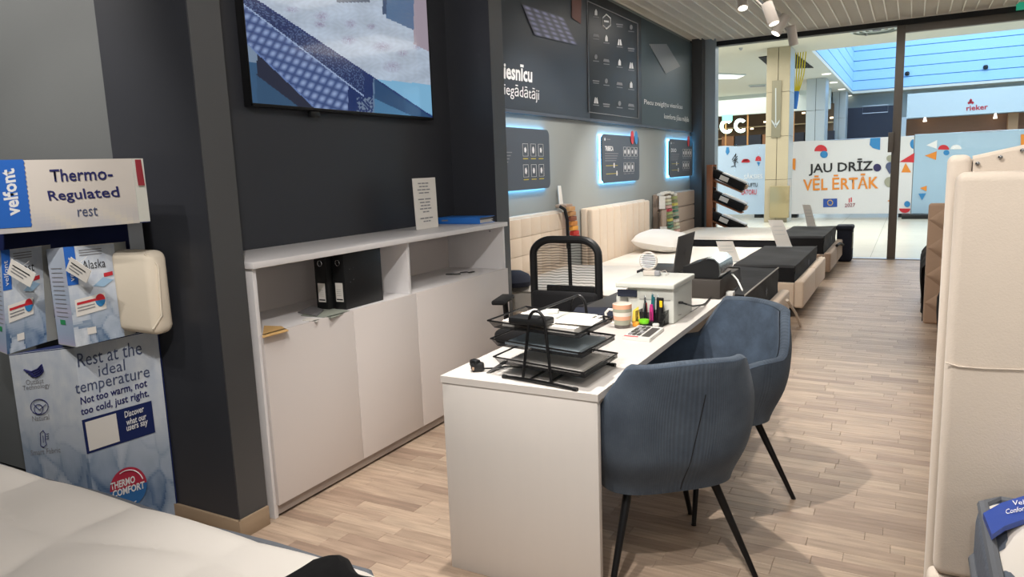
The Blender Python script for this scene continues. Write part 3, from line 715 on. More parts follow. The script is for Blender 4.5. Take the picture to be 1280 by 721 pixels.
# backlit info panels
def info_panel(y0, y1, title, label, n):
    z0, z1 = 1.315, 1.862; yc = (y0+y1)/2
    t = thing('info_panel', label, 'panel', (XW+.03, yc, z0), 0, 'backlit product panels')
    b = MB(); r = .06; pts = []
    for (cy, cz, a0) in ((y1-r, z1-r, 0), (y0+r, z1-r, pi/2), (y0+r, z0+r, pi), (y1-r, z0+r, 3*pi/2)):
        for i in range(7): a_ = a0+pi/2*i/6; pts.append((XW+.045, cy+r*cos(a_), cz+r*sin(a_)))
    b.prism(pts, (.012, 0, 0)); b.build('plate', M['panel'], t)
    h = MB()
    yy0, yy1, zz0, zz1 = y0+.012, y1-.012, z0+.012, z1-.012
    h.tube([(XW+.02, yy0, zz0), (XW+.02, yy1, zz0), (XW+.02, yy1, zz1), (XW+.02, yy0, zz1)], .012, 6, True); h.build('led_strip', M['halo'], t)
    X = XW+.0585
    f = lambda s, r_: Vector((X, y0+(y1-y0)*s, z0+(z1-z0)*r_))
    if title: text('lettering', title, f(.06, .66), f(.27, .66), f(.06, .76), M['wink'], t, off=.001, bold=.03)
    for k in range(4): shape('text_line', [f(.06, .60-.05*k), f(.4-.02*k, .60-.05*k), f(.4-.02*k, .615-.05*k), f(.06, .615-.05*k)], M['gink'], t)
    shape('logo_mark', [f(.05, .87), f(.08, .87), f(.07, .93), f(.055, .92)], M['wink'], t); shape('text_line', [f(.1, .89), f(.2, .89), f(.2, .905), f(.1, .905)], M['gink'], t)
    cols = 3 if n == 0 else 4
    for r_ in range(2):
        for k in range(cols if (n == 0 or r_ == 0) else 3):
            s0 = (.6 if n == 0 else .58)+k*(.125 if n == 0 else .105); t0 = .55-.34*r_
            o_ = MB(); w_ = .04
            o_.tube([f(s0-w_, t0), f(s0+w_, t0), f(s0+w_, t0+.2), f(s0-w_, t0+.2)], .0022, 4, True)
            o_.build('icon_outline', M['wink'], t)
            shape('icon', circ(f, s0, t0+.1, .018, .05+.01*((k+r_) % 2), n=8 if k % 2 else 5), M['wink'], t)
            shape('text_line', [f(s0-w_, t0-.05), f(s0+w_, t0-.05), f(s0+w_, t0-.035), f(s0-w_, t0-.035)], M['yink'] if n == 0 else M['gink'], t)
    if n:
        for k in range(2):
            shape('scale_bar', [f(.08, .35-.17*k), f(.38, .35-.17*k), f(.38, .362-.17*k), f(.08, .362-.17*k)], M['yink'], t)
            shape('scale_marker', [f(.27+.07*k, .31-.17*k), f(.30+.07*k, .31-.17*k), f(.30+.07*k, .41-.17*k), f(.27+.07*k, .41-.17*k)], M['wink'], t)
        for k, m in enumerate((M['red'], M['blue2'])):
            cy = .78+.115*k
            tg = MB(); tg.prism([Vector((X+.004, y0+(y1-y0)*(cy+.045*cos(a_)), z0+(z1-z0)*(.97+.15*sin(a_)))) for a_ in [2*pi*i/16 for i in range(16)]], (.004, 0, 0))
            tg.build('round_tag', m, t)
    return t
info_panel(5.13, 6.39, 'LIGHT', 'backlit dark info panel with yellow captions, partly behind the dark pilaster', 0)
info_panel(7.76, 9.03, 'TRIBECA', 'backlit dark info panel above the tall channelled cream headboard', 1)
info_panel(10.36, 11.62, 'DUO', 'backlit dark info panel above the taupe headboard, farthest along the wall', 2)

# ---- beds against the left wall
def rbox(b, x0, x1, y0, y1, z0, z1, r=.02, seg=3): return b.bb(x0, x1, y0, y1, z0, z1, r, seg)
def headboard(t, y0, y1, zt, m, style):
    x0, x1 = XW+.005, -3.0
    if style == 'channels':
        rbox(MB(), x0, x1-.04, y0, y1, .02, zt, .02).build('headboard', m, t)
        n = 9; w = (y1-y0-.02)/n
        for i in range(n): rbox(MB(), x1-.045, x1+.02, y0+.01+i*w+.001, y0+.01+(i+1)*w-.001, .25, zt-.012, .024, 4).build('padded_channel', m, t)
    elif style == 'rows':
        rbox(MB(), x0, x1-.04, y0, y1, .02, zt, .015).build('headboard', m, t)
        n = 4; h = (zt-.2)/n
        for i in range(n): rbox(MB(), x1-.045, x1+.005, y0+.008, y1-.008, .2+i*h+.002, .2+(i+1)*h-.002, .02, 3).build('padded_row', m, t)
    else:
        rbox(MB(), x0, x1-.04, y0, y1, .02, zt, .02).build('headboard', m, t)
        nr, nc = 5, 8
        for i in range(nr):
            for k in range(nc):
                ya, yb = y0+.01+(y1-y0-.02)*k/nc, y0+.01+(y1-y0-.02)*(k+1)/nc
                za, zb = .25+(zt-.27)*i/nr, .25+(zt-.27)*(i+1)/nr
                rbox(MB(), x1-.045, x1+.0, ya-.002, yb+.002, za+.001, zb-.001, .007, 2).build('padded_square', m, t)
def bed(y0, y1, zt, xf, zf, m, hm, style, label, seams=2):
    t = thing('bed', label, 'bed', (-1.95, (y0+y1)/2, 0))
    headboard(t, y0, y1, zt, hm, style)
    n = seams+1; w = (y1-y0)/n
    for i in range(n):
        ya, yb = y0+i*w, y0+(i+1)*w
        rbox(MB(), xf-.085, xf, ya+.0005, yb-.0005, .1, zf, .022, 4).build('foot_panel', m, t)
    for s_, (ya, yb) in enumerate(((y0, y0+.06), (y1-.06, y1))): rbox(MB(), -3.0, xf-.086, ya, yb, .1, zf-.02, .015).build('side_rail', m, t)
    MB().bb(-2.99, xf-.09, y0+.065, y1-.065, .15, .24).build('slat_base', M['black_edge'], t)
    for xx in (-2.8, xf-.14):
        for yy in (y0+.09, y1-.09): MB().cyl((xx, yy, .0), (xx, yy, .15), .022, .03, 12).build('leg', M['black'], t)
    return t
bed(5.05, 6.62, 1.09, -.89, .38, M['beige'], M['cream'], 'tufted', 'cream bed with square-stitched headboard, nearest along the left wall', 1)
bed(7.22, 9.2, 1.065, -.85, .36, M['beige'], M['cream'], 'channels', 'cream bed with vertical channelled headboard, middle of the row along the wall', 1)
bed(9.72, 11.5, 1.1, -.84, .34, M['taupe'], M['taupe'], 'rows', 'taupe bed with horizontal padded headboard, farthest along the left wall', 1)
def mattress(x0, x1, y0, y1, z0, z1, top, side, label, split=False, pip=None):
    t = thing('mattress', label, 'mattress', ((x0+x1)/2, (y0+y1)/2, z0))
    rbox(MB(), x0+.006, x1-.006, y0+.006, y1-.006, z0, z1-.045, .03, 3).build('side_border', side, t)
    b = MB()
    def f(s, r):
        x, y = x0+(x1-x0)*s, y0+(y1-y0)*r
        e = min(s*(x1-x0), (1-s)*(x1-x0), r*(y1-y0), (1-r)*(y1-y0))
        d = .5+.5*cos(x*22)*cos(y*22) if True else 0
        return Vector((x, y, z1-.04*max(0, 1-e/.06)**2-.006*(1-d)*min(1, e/.1)))
    b.grid(f, 60, 50)
    b.build('quilted_top', top, t)
    b = MB(); b.tube([(x0+.01, y0+.01, z1-.045), (x1-.01, y0+.01, z1-.045), (x1-.01, y1-.01, z1-.045), (x0+.01, y1-.01, z1-.045)], .011, 6, True)
    b.build('piping', pip or side, t); return t
mattress(-2.97, -.99, 5.13, 6.55, .25, .56, M['matt'], M['matt'], 'white knitted mattress on the nearest cream bed', pip=M['gpipe'])
mattress(-2.965, -.95, 7.31, 9.11, .25, .475, M['matt'], M['bquilt'], 'white topped mattress on the middle bed, under the pillow')
mattress(-2.985, -.94, 9.81, 11.41, .25, .52, M['matt'], M['bquilt'], 'white topped black sided mattress on the farthest taupe bed')
def cover(x0, x1, y0, y1, z0, z1, label, m, mark=None):
    """black foot cover: open-bottomed draped cloth over the foot of a mattress"""
    t = thing('foot_cover', label, 'cover', ((x0+x1)/2, (y0+y1)/2, z1), 0, 'dark covers on the bed feet')
    b = MB(); r = .035
    prof = [(0, z1)]
    def f(s, q_):
        # s along x, q_ runs: near side up, across, far side down
        L1, L2 = z1-z0, y1-y0; tot = 2*L1+L2; d = q_*tot
        x = x0+(x1-x0)*s; wob = .0025*sin(x*13+d*3+2*sin(d*4))+.002*sin(d*11+x*7)
        if d < L1: return Vector((x, y0-wob*.6-.004, z0+d))
        if d < L1+L2: return Vector((x, y0+(d-L1), z1+wob+.007))
        return Vector((x, y1+.004, z1-(d-L1-L2)))
    V = b.grid(f, 22, 44); b.build('cloth', m, t)
    b = MB(); b.grid(lambda s, q_: Vector((x1+.004+.004*sin(s*20+q_*9), y0+(y1-y0)*s, z0+(z1+.006-z0)*q_)), 24, 8); b.build('end_flap', m, t)
    b = MB(); b.tube([(x1+.003, y0+(y1-y0)*k/16, z1+.008) for k in range(17)], .006, 5); b.build('piping', M['gpipe'] if mark == 'pip' else M['bfab'], t)
    if mark:
        ps = [Vector((x1+.012, (y0+y1)/2+.1+.05*cos(a_)*(1 if i % 2 else .4), (z0+z1)/2+.03+.05*sin(a_)*(1 if i % 2 else .4))) for i, a_ in enumerate([2*pi*i/16 for i in range(16)])]
        shape('emblem', ps, M['panel'], t)
    return t
cover(-1.56, -.985, 5.115, 6.565, .30, .567, 'black foot cover with grey piping on the nearest bed, behind the far blue chair', M['bfab'], 'pip')
cover(-1.52, -.945, 7.295, 9.125, .27, .482, 'wide black foot cover with a faint star emblem on the middle bed', M['bfab'], 'star')
cover(-1.5, -.935, 9.795, 11.425, .27, .53, 'small looking black foot cover on the farthest taupe bed', M['bfab'], 'star')
# pillow on the middle bed
def pillow(loc, sx, sy, sz, m, label, rz=0, tilt=0):
    b = MB(); 
    def f(s, r):
        a_, c_ = s*2-1, r*2-1; e = (1-abs(a_)**3.2)*(1-abs(c_)**3.2)
        return e
    top = lambda s, r: Vector(((s-.5)*sx*(1-.06*(2*r-1)**2), (r-.5)*sy*(1-.06*(2*s-1)**2), .5*sz*max(0, f(s, r))**.42+.004*sin(s*15+r*9)*f(s, r)))
    bot = lambda s, r: Vector(((s-.5)*sx*(1-.06*(2*r-1)**2), (r-.5)*sy*(1-.06*(2*s-1)**2), -.45*sz*max(0, f(s, r))**.42))
    b.grid(top, 24, 24); b.grid(bot, 24, 24); bmesh.ops.remove_doubles(b.bm, verts=b.bm.verts[:], dist=.001)
    b.bm.transform(Matrix.Translation(loc) @ Matrix.Rotation(rz, 4, 'Z') @ Matrix.Rotation(tilt, 4, 'Y'))
    t = thing('pillow', label, 'pillow', loc); b.build('pillow_case', m, t); return t
pl = pillow((-2.62, 8.55, .59), .55, .85, .24, M['pillow'], 'plump white pillow leaning at the cream channelled headboard', 0, radians(8))
c = P(823, 305, z=.6)
# price cards standing on the covers
def card(u0, u1, ut0, ut1, vb, vt, y, z, label, g='price cards on the beds'):
    a_ = P(u0, vb, y=y); b_ = P(u1, vb, y=y); c_ = P(ut0, vt, y=y+.02); d_ = P(ut1, vt, y=y+.02); dz = z-a_.z
    for p_ in (a_, b_, c_, d_): p_.z += dz
    t = thing('price_card', label, 'card', (a_+b_)/2, 0, g)
    MB().prism([a_, b_, d_, c_], (0, .004, 0)).build('card', M['paper'], t)
    up = (c_-a_)
    for k in range(3):
        s0 = a_+up*(.75-.15*k)+(b_-a_)*.15; s1 = a_+up*(.75-.15*k)+(b_-a_)*.8
        shape('text_line', [s0+Vector((0, -.002, 0)), s1+Vector((0, -.002, 0)), s1+Vector((0, -.002, .005)), s0+Vector((0, -.002, .005))], M['silver'], t)
    MB().bb(min(a_.x, b_.x)-.004, max(a_.x, b_.x)+.004, y-.02, y+.03, z-.004, z+.006).build('foot', M['acrylic'], t)
card(903, 925, 895, 916, 323, 298, 7.1+.5, .483, 'white price card standing behind the chrome label printer')
card(971, 990, 960, 978, 310, 277, 8.9, .503, 'white price card standing on the middle bed beside the wide black cover')
card(1009, 1020, 1003, 1013, 285, 258, 11.2, .548, 'smallest white price card, standing on the farthest bed')
# hanging fabric samples
sm = thing('fabric_sample_strip', 'strip of tan, brown, orange and red fabric samples over the nearest headboard', 'fabric samples', (-2.98, 6.62, .9))
cols = ['C79A6B', 'B98A5C', '8C5540', 'D08A4A', 'E0A04A', 'C03A34', 'C8262E']
for k, cl in enumerate(cols):
    u = 709+k*1.0; v = 259+k*6.0
    c = P(u+4, v+2, x=-2.93)
    MB().box(c, (.05, .13, .043), .006).build('swatch', mat('swatch_'+'abcdefg'[k], cl, .9), sm)
b = MB(); b.tube([P(700, 258, x=-2.97), P(706, 262, x=-2.94), P(709, 275, x=-2.94), P(710, 296, x=-2.94), P(710, 310, x=-2.94)], .016, 8); b.build('black_band', M['bfab'], sm)
MB().box(P(705, 257, x=-3.0), (.12, .16, .03), .008).build('swatch', M['tan'], sm)
b = MB(); b.prism([P(697, 232, x=-3.09), P(700.5, 232, x=-3.09), P(703.5, 256, x=-3.05), P(699, 256, x=-3.05)], (.006, 0, 0)); 
tag(b.build('hang_tag', M['paper']), 'white narrow tag sticking up behind the nearest headboard', 'tag')
s2 = thing('fabric_sample_strip', 'bunch of pale, green and pink fabric samples hanging on the taupe headboard', 'fabric samples', (-2.98, 9.95, .8))
pal = ['D8D4CC', 'C9C4A8', 'B8C0A8', 'CFA9A0', 'B03A48', '9AA46A', '7C8A62', 'C8C060', '6A8A70', '4E7A68', '8FA08A', '3E5A50']
for r in range(11):
    for k in range(2):
        u = (832+k*8)+.35*r; v = 246+r*4.1+k*1.0
        c = P(u+3, v, x=-2.93+.008*k)
        MB().box(c, (.04, .17, .034), .005).build('swatch', mat('swatch2_%s' % 'abcdefghijkl'[(r+k*5) % 12], pal[(r+k*5) % 12], .9), s2)
for k in range(5):
    c = P(826+k*4, 243-2.5*sin(k*.8), x=-2.96); MB().box(c, (.07, .14, .035), .01).build('swatch', mat('swatch2_a', pal[0]), s2)
b = MB(); b.prism([P(824, 245, x=-2.91), P(831, 245, x=-2.91), P(831, 261, x=-2.91), P(824, 261, x=-2.91)], (.006, 0, 0)); b.build('label_card', M['paper'], s2)
b = MB(); b.prism([P(826, 262, x=-2.93), P(831.5, 262, x=-2.93), P(831, 283, x=-2.93), P(826, 283, x=-2.93)], (.02, 0, 0)); b.build('brown_cloth', M['taupe'], s2)
b = MB(); b.prism([P(825, 283, x=-2.92), P(833, 283, x=-2.92), P(833, 288, x=-2.92), P(825, 288, x=-2.92)], (.006, 0, 0)); b.build('label_card', M['paper'], s2)
# cream strap hanging at the foot of the nearest bed
b = MB(); X = -.87
b.tube([P(984, 375, x=X), P(995, 392, x=X+.02), P(1002, 412, x=X+.05), P(1005, 428, x=X+.06), P(1002, 434, x=X+.06), P(995, 431, x=X+.05), P(989, 418, x=X+.02), P(985, 398, x=X)], .012, 8)
tag(b.build('lifting_strap', M['cream2']), 'cream lifting strap loop hanging at the foot of the nearest bed', 'strap')
# navy bag at the far bed end
nb = thing('storage_bag', 'navy fabric bag with a pale stripe standing at the end of the taupe bed', 'bag', (-.8, 11.72, 0))
b = MB(); rbox(b, -.93, -.72, 11.55, 11.85, .0, .5, .04); b.build('bag_body', M['navy'], nb)
b = MB(); rbox(b, -.95, -.71, 11.53, 11.87, .46, .53, .03); b.build('folded_flap', M['navy'], nb)
MB().bb(-.722, -.712, 11.56, 11.66, .2, .43).build('pale_stripe', M['greyp'], nb)
# small dark buckle strap on the taupe foot panel
b = MB(); b.tube([P(1046, 307, x=-.835), P(1050, 304, x=-.825), P(1054, 306, x=-.83)], .02, 6); tag(b.build('lifting_strap', M['bfab']), 'small dark strap folded on top of the taupe foot panel', 'strap')

# rack of packed bedding at the far end
rk = thing('display_rack', 'reddish wooden rack holding packed bedding by the storefront', 'rack', (-2.6, 11.7, 0))
xa = P(884, 205, y=11.6).x
for yy in (11.56, 11.81): MB().bb(xa, xa+.09, yy, yy+.04, 0, P(884, 206, y=yy).z, .004).build('upright', M['rackwood'], rk)
MB().bb(xa+.005, xa+.02, 11.602, 11.808, 0, 1.4).build('back_board', M['rackwood'], rk)
lev = [(893, 211), (893, 237), (893, 263), (893, 289)]
for k, (u, v) in enumerate(lev):
    z = P(u, v, y=11.56).z-.12
    rot = Matrix.Rotation(radians(24), 4, 'Y')
    MB().box((xa+.30, 11.70, z-.15), (.5, .2, .02), .003, rot).build('shelf', M['rackwood'], rk)
    for i in range(2):
        c = Vector((xa+.32, 11.70, z-.06))
        if i: continue
        t = thing('bedding_pack', ['black and clear packed bedding on the top rack shelf', 'black packed bedding on the second rack shelf', 'white and black packed bedding on the third rack shelf', 'packed bedding on the lowest visible rack shelf'][k], 'bedding', (c.x, c.y, c.z-.06), 0, 'packed bedding on the rack')
        m4 = Matrix.Translation(c) @ rot
        b = MB(); b.box((0, 0, 0), (.56, .22, .13), .045, None, 4)
        for v_ in b.bm.verts: v_.co.z += .012*sin(v_.co.x*17+k); v_.co.y += .008*sin(v_.co.x*23)
        b.bm.transform(m4); b.build('bag', M['bfab'], t)
        b = MB(); b.box((.07, .0, .062), (.4, .18, .03), .014, None, 3); b.bm.transform(m4); b.build('clear_window', M['bag'] if k != 1 else M['bag'], t)
        b = MB(); b.box((-.06, -.112, .0), (.14, .006, .07)); b.bm.transform(m4); b.build('label', M['paper'], t)
        b = MB(); b.tube([m4 @ Vector(p_) for p_ in ((-.27, -.05, .03), (-.31, -.02, .09), (-.29, .05, .09), (-.27, .08, .03))], .012, 6); b.build('handle', M['bfab'], t)
        b = MB(); b.box((.285, 0, -.0), (.03, .15, .07), .01); b.bm.transform(m4); b.build('end_label', M['tan'], t)

# ================================================================== RIGHT SIDE
# big upholstered panels near the camera
y0 = 2.0
hb = thing('headboard', 'large plain pale cream upholstered panel standing at the right edge', 'headboard', (.8, 2.03, 0))
xl = P(1203, 225, y=2.0).x-.012
b = MB(); rbox(b, xl, 1.7, 2.0, 2.07, .425, 1.44, .022, 4)
for v_ in b.bm.verts: v_.co.x -= 0
b.build('upper_pad', M['cream2'], hb)
def seamz(u, v): return P(u, v, y=2.0).z
b = MB(); rbox(b, xl-.012, 1.7, 2.002, 2.07, .02, .423, .02, 4); b.build('lower_pad', M['cream2'], hb)
b = MB(); b.tube([P(1182, 453, y=1.998), P(1198, 458, y=1.997), P(1230, 460.5, y=1.997), P(1280, 462, y=1.997), P(1400, 462, y=1.999)], .002, 6); b.build('seam_piping', M['cream2'], hb)
h2 = thing('headboard', 'taller cream buttoned headboard with a rising top, behind the plain panel', 'headboard', (.8, 2.15, 0))
yh = 2.11
e0 = P(1184, 215, y=yh); e1 = P(1216, 197, y=yh); e2 = P(1280, 183, y=yh)
slope = (e2.z-e1.z)/(e2.x-e1.x)
b = MB(); rbox(b, P(1183, 250, y=yh).x, e1.x, yh, yh+.1, .02, e1.z+.008, .018, 4); b.build('side_wing', M['cream2'], h2)
n = 14; top = [(e1.x+.002+(1.7-e1.x)*i/n) for i in range(n+1)]
zt_ = lambda x: e1.z-.004+ (slope*(x-e1.x) if x < .55 else slope*(.55-e1.x)+.06*(1-math.exp(-(x-.55)*3)))
b = MB(); pts = [(x, yh+.012, zt_(x)) for x in top]+[(1.7, yh+.012, .02), (e1.x+.002, yh+.012, .02)]
b.prism(pts, (0, .08, 0)); b.build('padded_back', M['cream2'], h2)
b = MB(); b.tube([(x, yh+.02, zt_(x)) for x in top], .008, 8); b.build('top_piping', M['cream2'], h2)
for (u, v) in ((1222, 204.5), (1250.5, 196.5), (1278, 188), (1306, 180)):
    c = P(u, v, y=yh+.008)
    MB().lathe([(.0, -.003), (.0035, -.002), (.0035, .001), (0, .0025)], (0, 0, 0), 12).build('_', M['chrome']) if False else None
    b = MB(); b.lathe([(0.0001, -.004), (.0045, -.002), (.005, .002), (0.0001, .004)], (0, 0, 0), 12); b.bm.transform(Matrix.Translation(c) @ Matrix.Rotation(pi/2, 4, 'X')); b.build('crystal_button', M['chrome'], h2)
# floor glide / small foot at the bottom edge
c = P(1193, 716, y=1.9)
# the blue and white mattress standing in the corner
zt = .66; ym = 1.945
xa = P(1219, 620, y=ym).x
mt = thing('mattress', 'white mattress with a blue label band and grey border, lower right corner', 'mattress', (.9, 1.2, .3))
b = MB(); rbox(b, xa, 1.7, .2, ym, .32, .685, .05, 5); b.build('side_border', mat('slate_blue_border', '59616E', .85, noise=.1, nscale=40, bump=.3, bscale=50), mt)
b = MB()
def f(s, r):
    x, y = xa+.02+(1.66-xa)*s, .22+(ym-.24)*r; e = min(s*(1.66-xa), r*10, (1-r)*(ym-.24))
    return Vector((x, y, .702-.03*max(0, 1-e/.07)**2+.006*sin(x*26)*sin(y*26)))
b.grid(f, 40, 50); b.build('quilted_top', M['matt2'], mt)
b = MB(); b.tube([(xa+.012, .22, .678), (xa+.012, ym-.05, .678), (xa+.05, ym-.012, .678), (1.66, ym-.012, .678)], .012, 8); b.build('piping', M['piping'], mt)
b = MB(); b.tube([(xa-.002, .22, .55), (xa-.002, ym-.07, .55), (xa+.03, ym+.002, .55), (1.66, ym+.002, .55)], .01, 8); b.build('piping', M['piping'], mt)
zz = .7115
pa = lambda u, v: P(u, v, z=zz)
b = MB(); n = 12
A0, A1 = pa(1229, 641), pa(1240, 668); B0, B1 = pa(1330, 606), pa(1330, 634)
b.prism([A0, A1, pa(1256, 657), pa(1282, 648), B1, B0, pa(1283, 618.5), pa(1252, 628)], (0, 0, -.012)); b.build('blue_label_band', mat('royal_blue_satin', '27479C', .5), mt)
text('lettering', 'Velfont', pa(1266, 633), pa(1300, 630), pa(1265, 627), M['wink'], mt, off=.003)
text('lettering', 'Confort', pa(1258, 644), pa(1284, 639), pa(1256, 638), M['wink'], mt, off=.003, shear=.3)
# beds of the right row
def right_bed(y0, y1, xf, zf, m, label, cov, zc):
    t = thing('bed', label, 'bed', (1.0, (y0+y1)/2, 0))
    rbox(MB(), xf, xf+.09, y0, y1, .08, zf, .035, 5).build('foot_panel', m, t)
    rbox(MB(), xf+.092, 2.2, y0, y1, .1, zf-.04, .02).build('box_base', m, t)
    for yy in (y0+.1, y1-.1): MB().cyl((xf+.12, yy, 0), (xf+.12, yy, .1), .025).build('leg', M['black'], t)
    MB().cyl((2.1, y1-.1, 0), (2.1, y1-.1, .1), .025).build('leg', M['black'], t)
    mt = thing('mattress', 'white mattress under the '+cov, 'mattress', (1.1, (y0+y1)/2, zf-.04))
    rbox(MB(), xf+.1, 2.15, y0+.05, y1-.05, zf-.039, zc-.02, .03).build('body', M['matt'], mt)
    cv = thing('foot_cover', cov, 'cover', (xf+.3, (y0+y1)/2, zc), 0, 'black covers on the right beds')
    b = MB()
    def f(s, r):
        y = y0+.08+(y1-y0-.16)*s; d = r*(.5+zc-.06)
        w = .02*sin(y*11)+.012*sin(y*27)
        if d < .45: return Vector((xf+.5-d, y, zc+.0+.004*sin(d*30)))
        dd = d-.45; k = min(1, dd/.1)
        return Vector((xf+.05-.075*k+w*k*.6-.012*sin(dd*9), y, zc-dd))
    b.grid(f, 34, 26); bmesh.ops.solidify(b.bm, geom=b.bm.faces[:], thickness=.008); b.build('cloth', M['bfab'], cv)
    return t
right_bed(3.0, 4.5, .235, .42, M['cream2'], 'pale bed foot just left of the plain panel, nearest of the right row', 'black foot cover hanging to the floor, nearest of the right row', .56)
right_bed(5.0, 6.5, .255, .42, M['tan'], 'tan bed foot under a black cover, second of the right row', 'black foot cover draped on the second bed of the right row', .56)
t = thing('headboard', 'tan buttoned headboard with diamond seams, end on beyond the pale panels', 'headboard', (1.0, 6.85, 0))
xh = P(1161, 260, y=6.8).x
rbox(MB(), xh, 2.2, 6.83, 6.92, .1, 1.1, .025, 4).build('frame', M['tan'], t)
def dia(cx, cz, w, h):
    b = MB(); p = [Vector((cx-w, 6.83, cz)), Vector((cx, 6.83, cz-h)), Vector((cx+w, 6.83, cz)), Vector((cx, 6.83, cz+h))]; ap = Vector((cx, 6.8, cz)); e = .01
    q_ = [ap+(v-ap)*.55 for v in p]
    for v in q_: v.y = 6.805
    vs = [b.bm.verts.new(v) for v in p]; vq = [b.bm.verts.new(v) for v in q_]
    for i in range(4): b.bm.faces.new((vs[i], vs[(i+1) % 4], vq[(i+1) % 4], vq[i]))
    b.bm.faces.new(vq); b.build('tufted_diamond', M['tan'], t)
for r in range(7):
    for k in range(7): dia(xh+.14+k*.28+(.14 if r % 2 else 0), .28+r*.115, .136, .112)
right_bed(7.3, 8.9, .16, .5, M['tan'], 'tan bed with rounded foot, farthest of the right row', 'small black foot cover on the farthest right bed', .6)

# near left mattress
nm = thing('mattress', 'large white quilted mattress with dark grey border, lower left corner', 'mattress', (-2.2, .4, .1))
X0, X1, Y0, Y1, Z1 = -3.15, -1.12, -.35, 1.33, .515
bs = thing('bed', 'dark bed base under the large white mattress, lower left', 'bed', (-2.2, .4, 0))
rbox(MB(), X0+.03, X1-.03, Y0, Y1-.03, .06, .25, .02).build('box_base', M['navy'], bs)
for xx in (X0+.15, X1-.15):
    for yy in (Y0+.15, Y1-.15): MB().cyl((xx, yy, 0), (xx, yy, .06), .03).build('leg', M['black'], bs)
rbox(MB(), X0, X1, Y0, Y1, .252, Z1-.03, .05, 4).build('side_border', M['piping'], nm)
b = MB()
def f(s, r):
    x, y = X0+.01+(X1-X0-.02)*s, Y0+.01+(Y1-Y0-.02)*r; e = min(s*(X1-X0), (1-s)*(X1-X0), r*(Y1-Y0), (1-r)*(Y1-Y0))
    q_ = abs(sin(x*6.2+.4*sin(y*7)))**.7*abs(sin(y*8.5+.5*sin(x*5)))**.7
    return Vector((x, y, Z1-.055*max(0, 1-e/.07)**2+(.034*q_-.02)*min(1, e/.12)))
b.grid(f, 130, 110); b.build('quilted_top', M['matt2'], nm)
b = MB(); pts = [(X0+.01, Y0+.02), (X0+.01, Y1-.02), (X1-.06, Y1-.015), (X1-.012, Y1-.06), (X1-.012, Y0+.02)]
lp = []
for i in range(len(pts)-1):
    for k in range(12): a_ = k/12; lp.append((pts[i][0]*(1-a_)+pts[i+1][0]*a_, pts[i][1]*(1-a_)+pts[i+1][1]*a_, Z1-.048+.006*sin(k*1.3+i)))
b.tube(lp, .016, 8); b.build('piping', M['piping'], nm)
cv = thing('foot_cover', 'black cover on the corner of the large white mattress, bottom edge', 'cover', (-1.2, .9, Z1))
b = MB()
def f(s, r):
    d = r*1.0; x = -1.29+.20*s; yy = Y1-.05-d*.8
    return Vector((x, yy+.02*sin(s*7), Z1+.018+.012*sin(pi*min(1, s*1.2))+.004*sin(x*30+yy*20)-.03*max(0, 1-d/.04)-.05*max(0, (s-.85)/.15)**2))
b.grid(f, 22, 40); bmesh.ops.solidify(b.bm, geom=b.bm.faces[:], thickness=-.006); b.build('cloth', M['bfab'], cv)

# ================================================================== TV AND CABINET
tv = thing('television', 'large wall television showing a blue and white mattress', 'television', (XR+.03, 3.3, 1.8))
XT = XR+.05
tyl, tyr = P(314, 133, x=XT).y, P(541.5, 150, x=XT).y; tz0 = P(541.5, 150, x=XT).z; tz1 = tz0+(tyr-tyl)*.5625+.03
MB().bb(XR+.002, XT-.004, tyl, tyr, tz0, tz1, .004).build('housing', M['black'], tv)
bz = MB(); e = .009
bz.bb(XT-.004, XT+.004, tyl, tyr, tz0, tz0+.016, .002); bz.bb(XT-.004, XT+.004, tyl, tyr, tz1-e, tz1, .002); bz.bb(XT-.004, XT+.004, tyl, tyl+e, tz0, tz1, .002); bz.bb(XT-.004, XT+.004, tyr-e, tyr, tz0, tz1, .002)
bz.build('bezel', M['blackm'], tv)
yl, yr, zb, ztv = tyl+e, tyr-e, tz0+.016, tz1-e
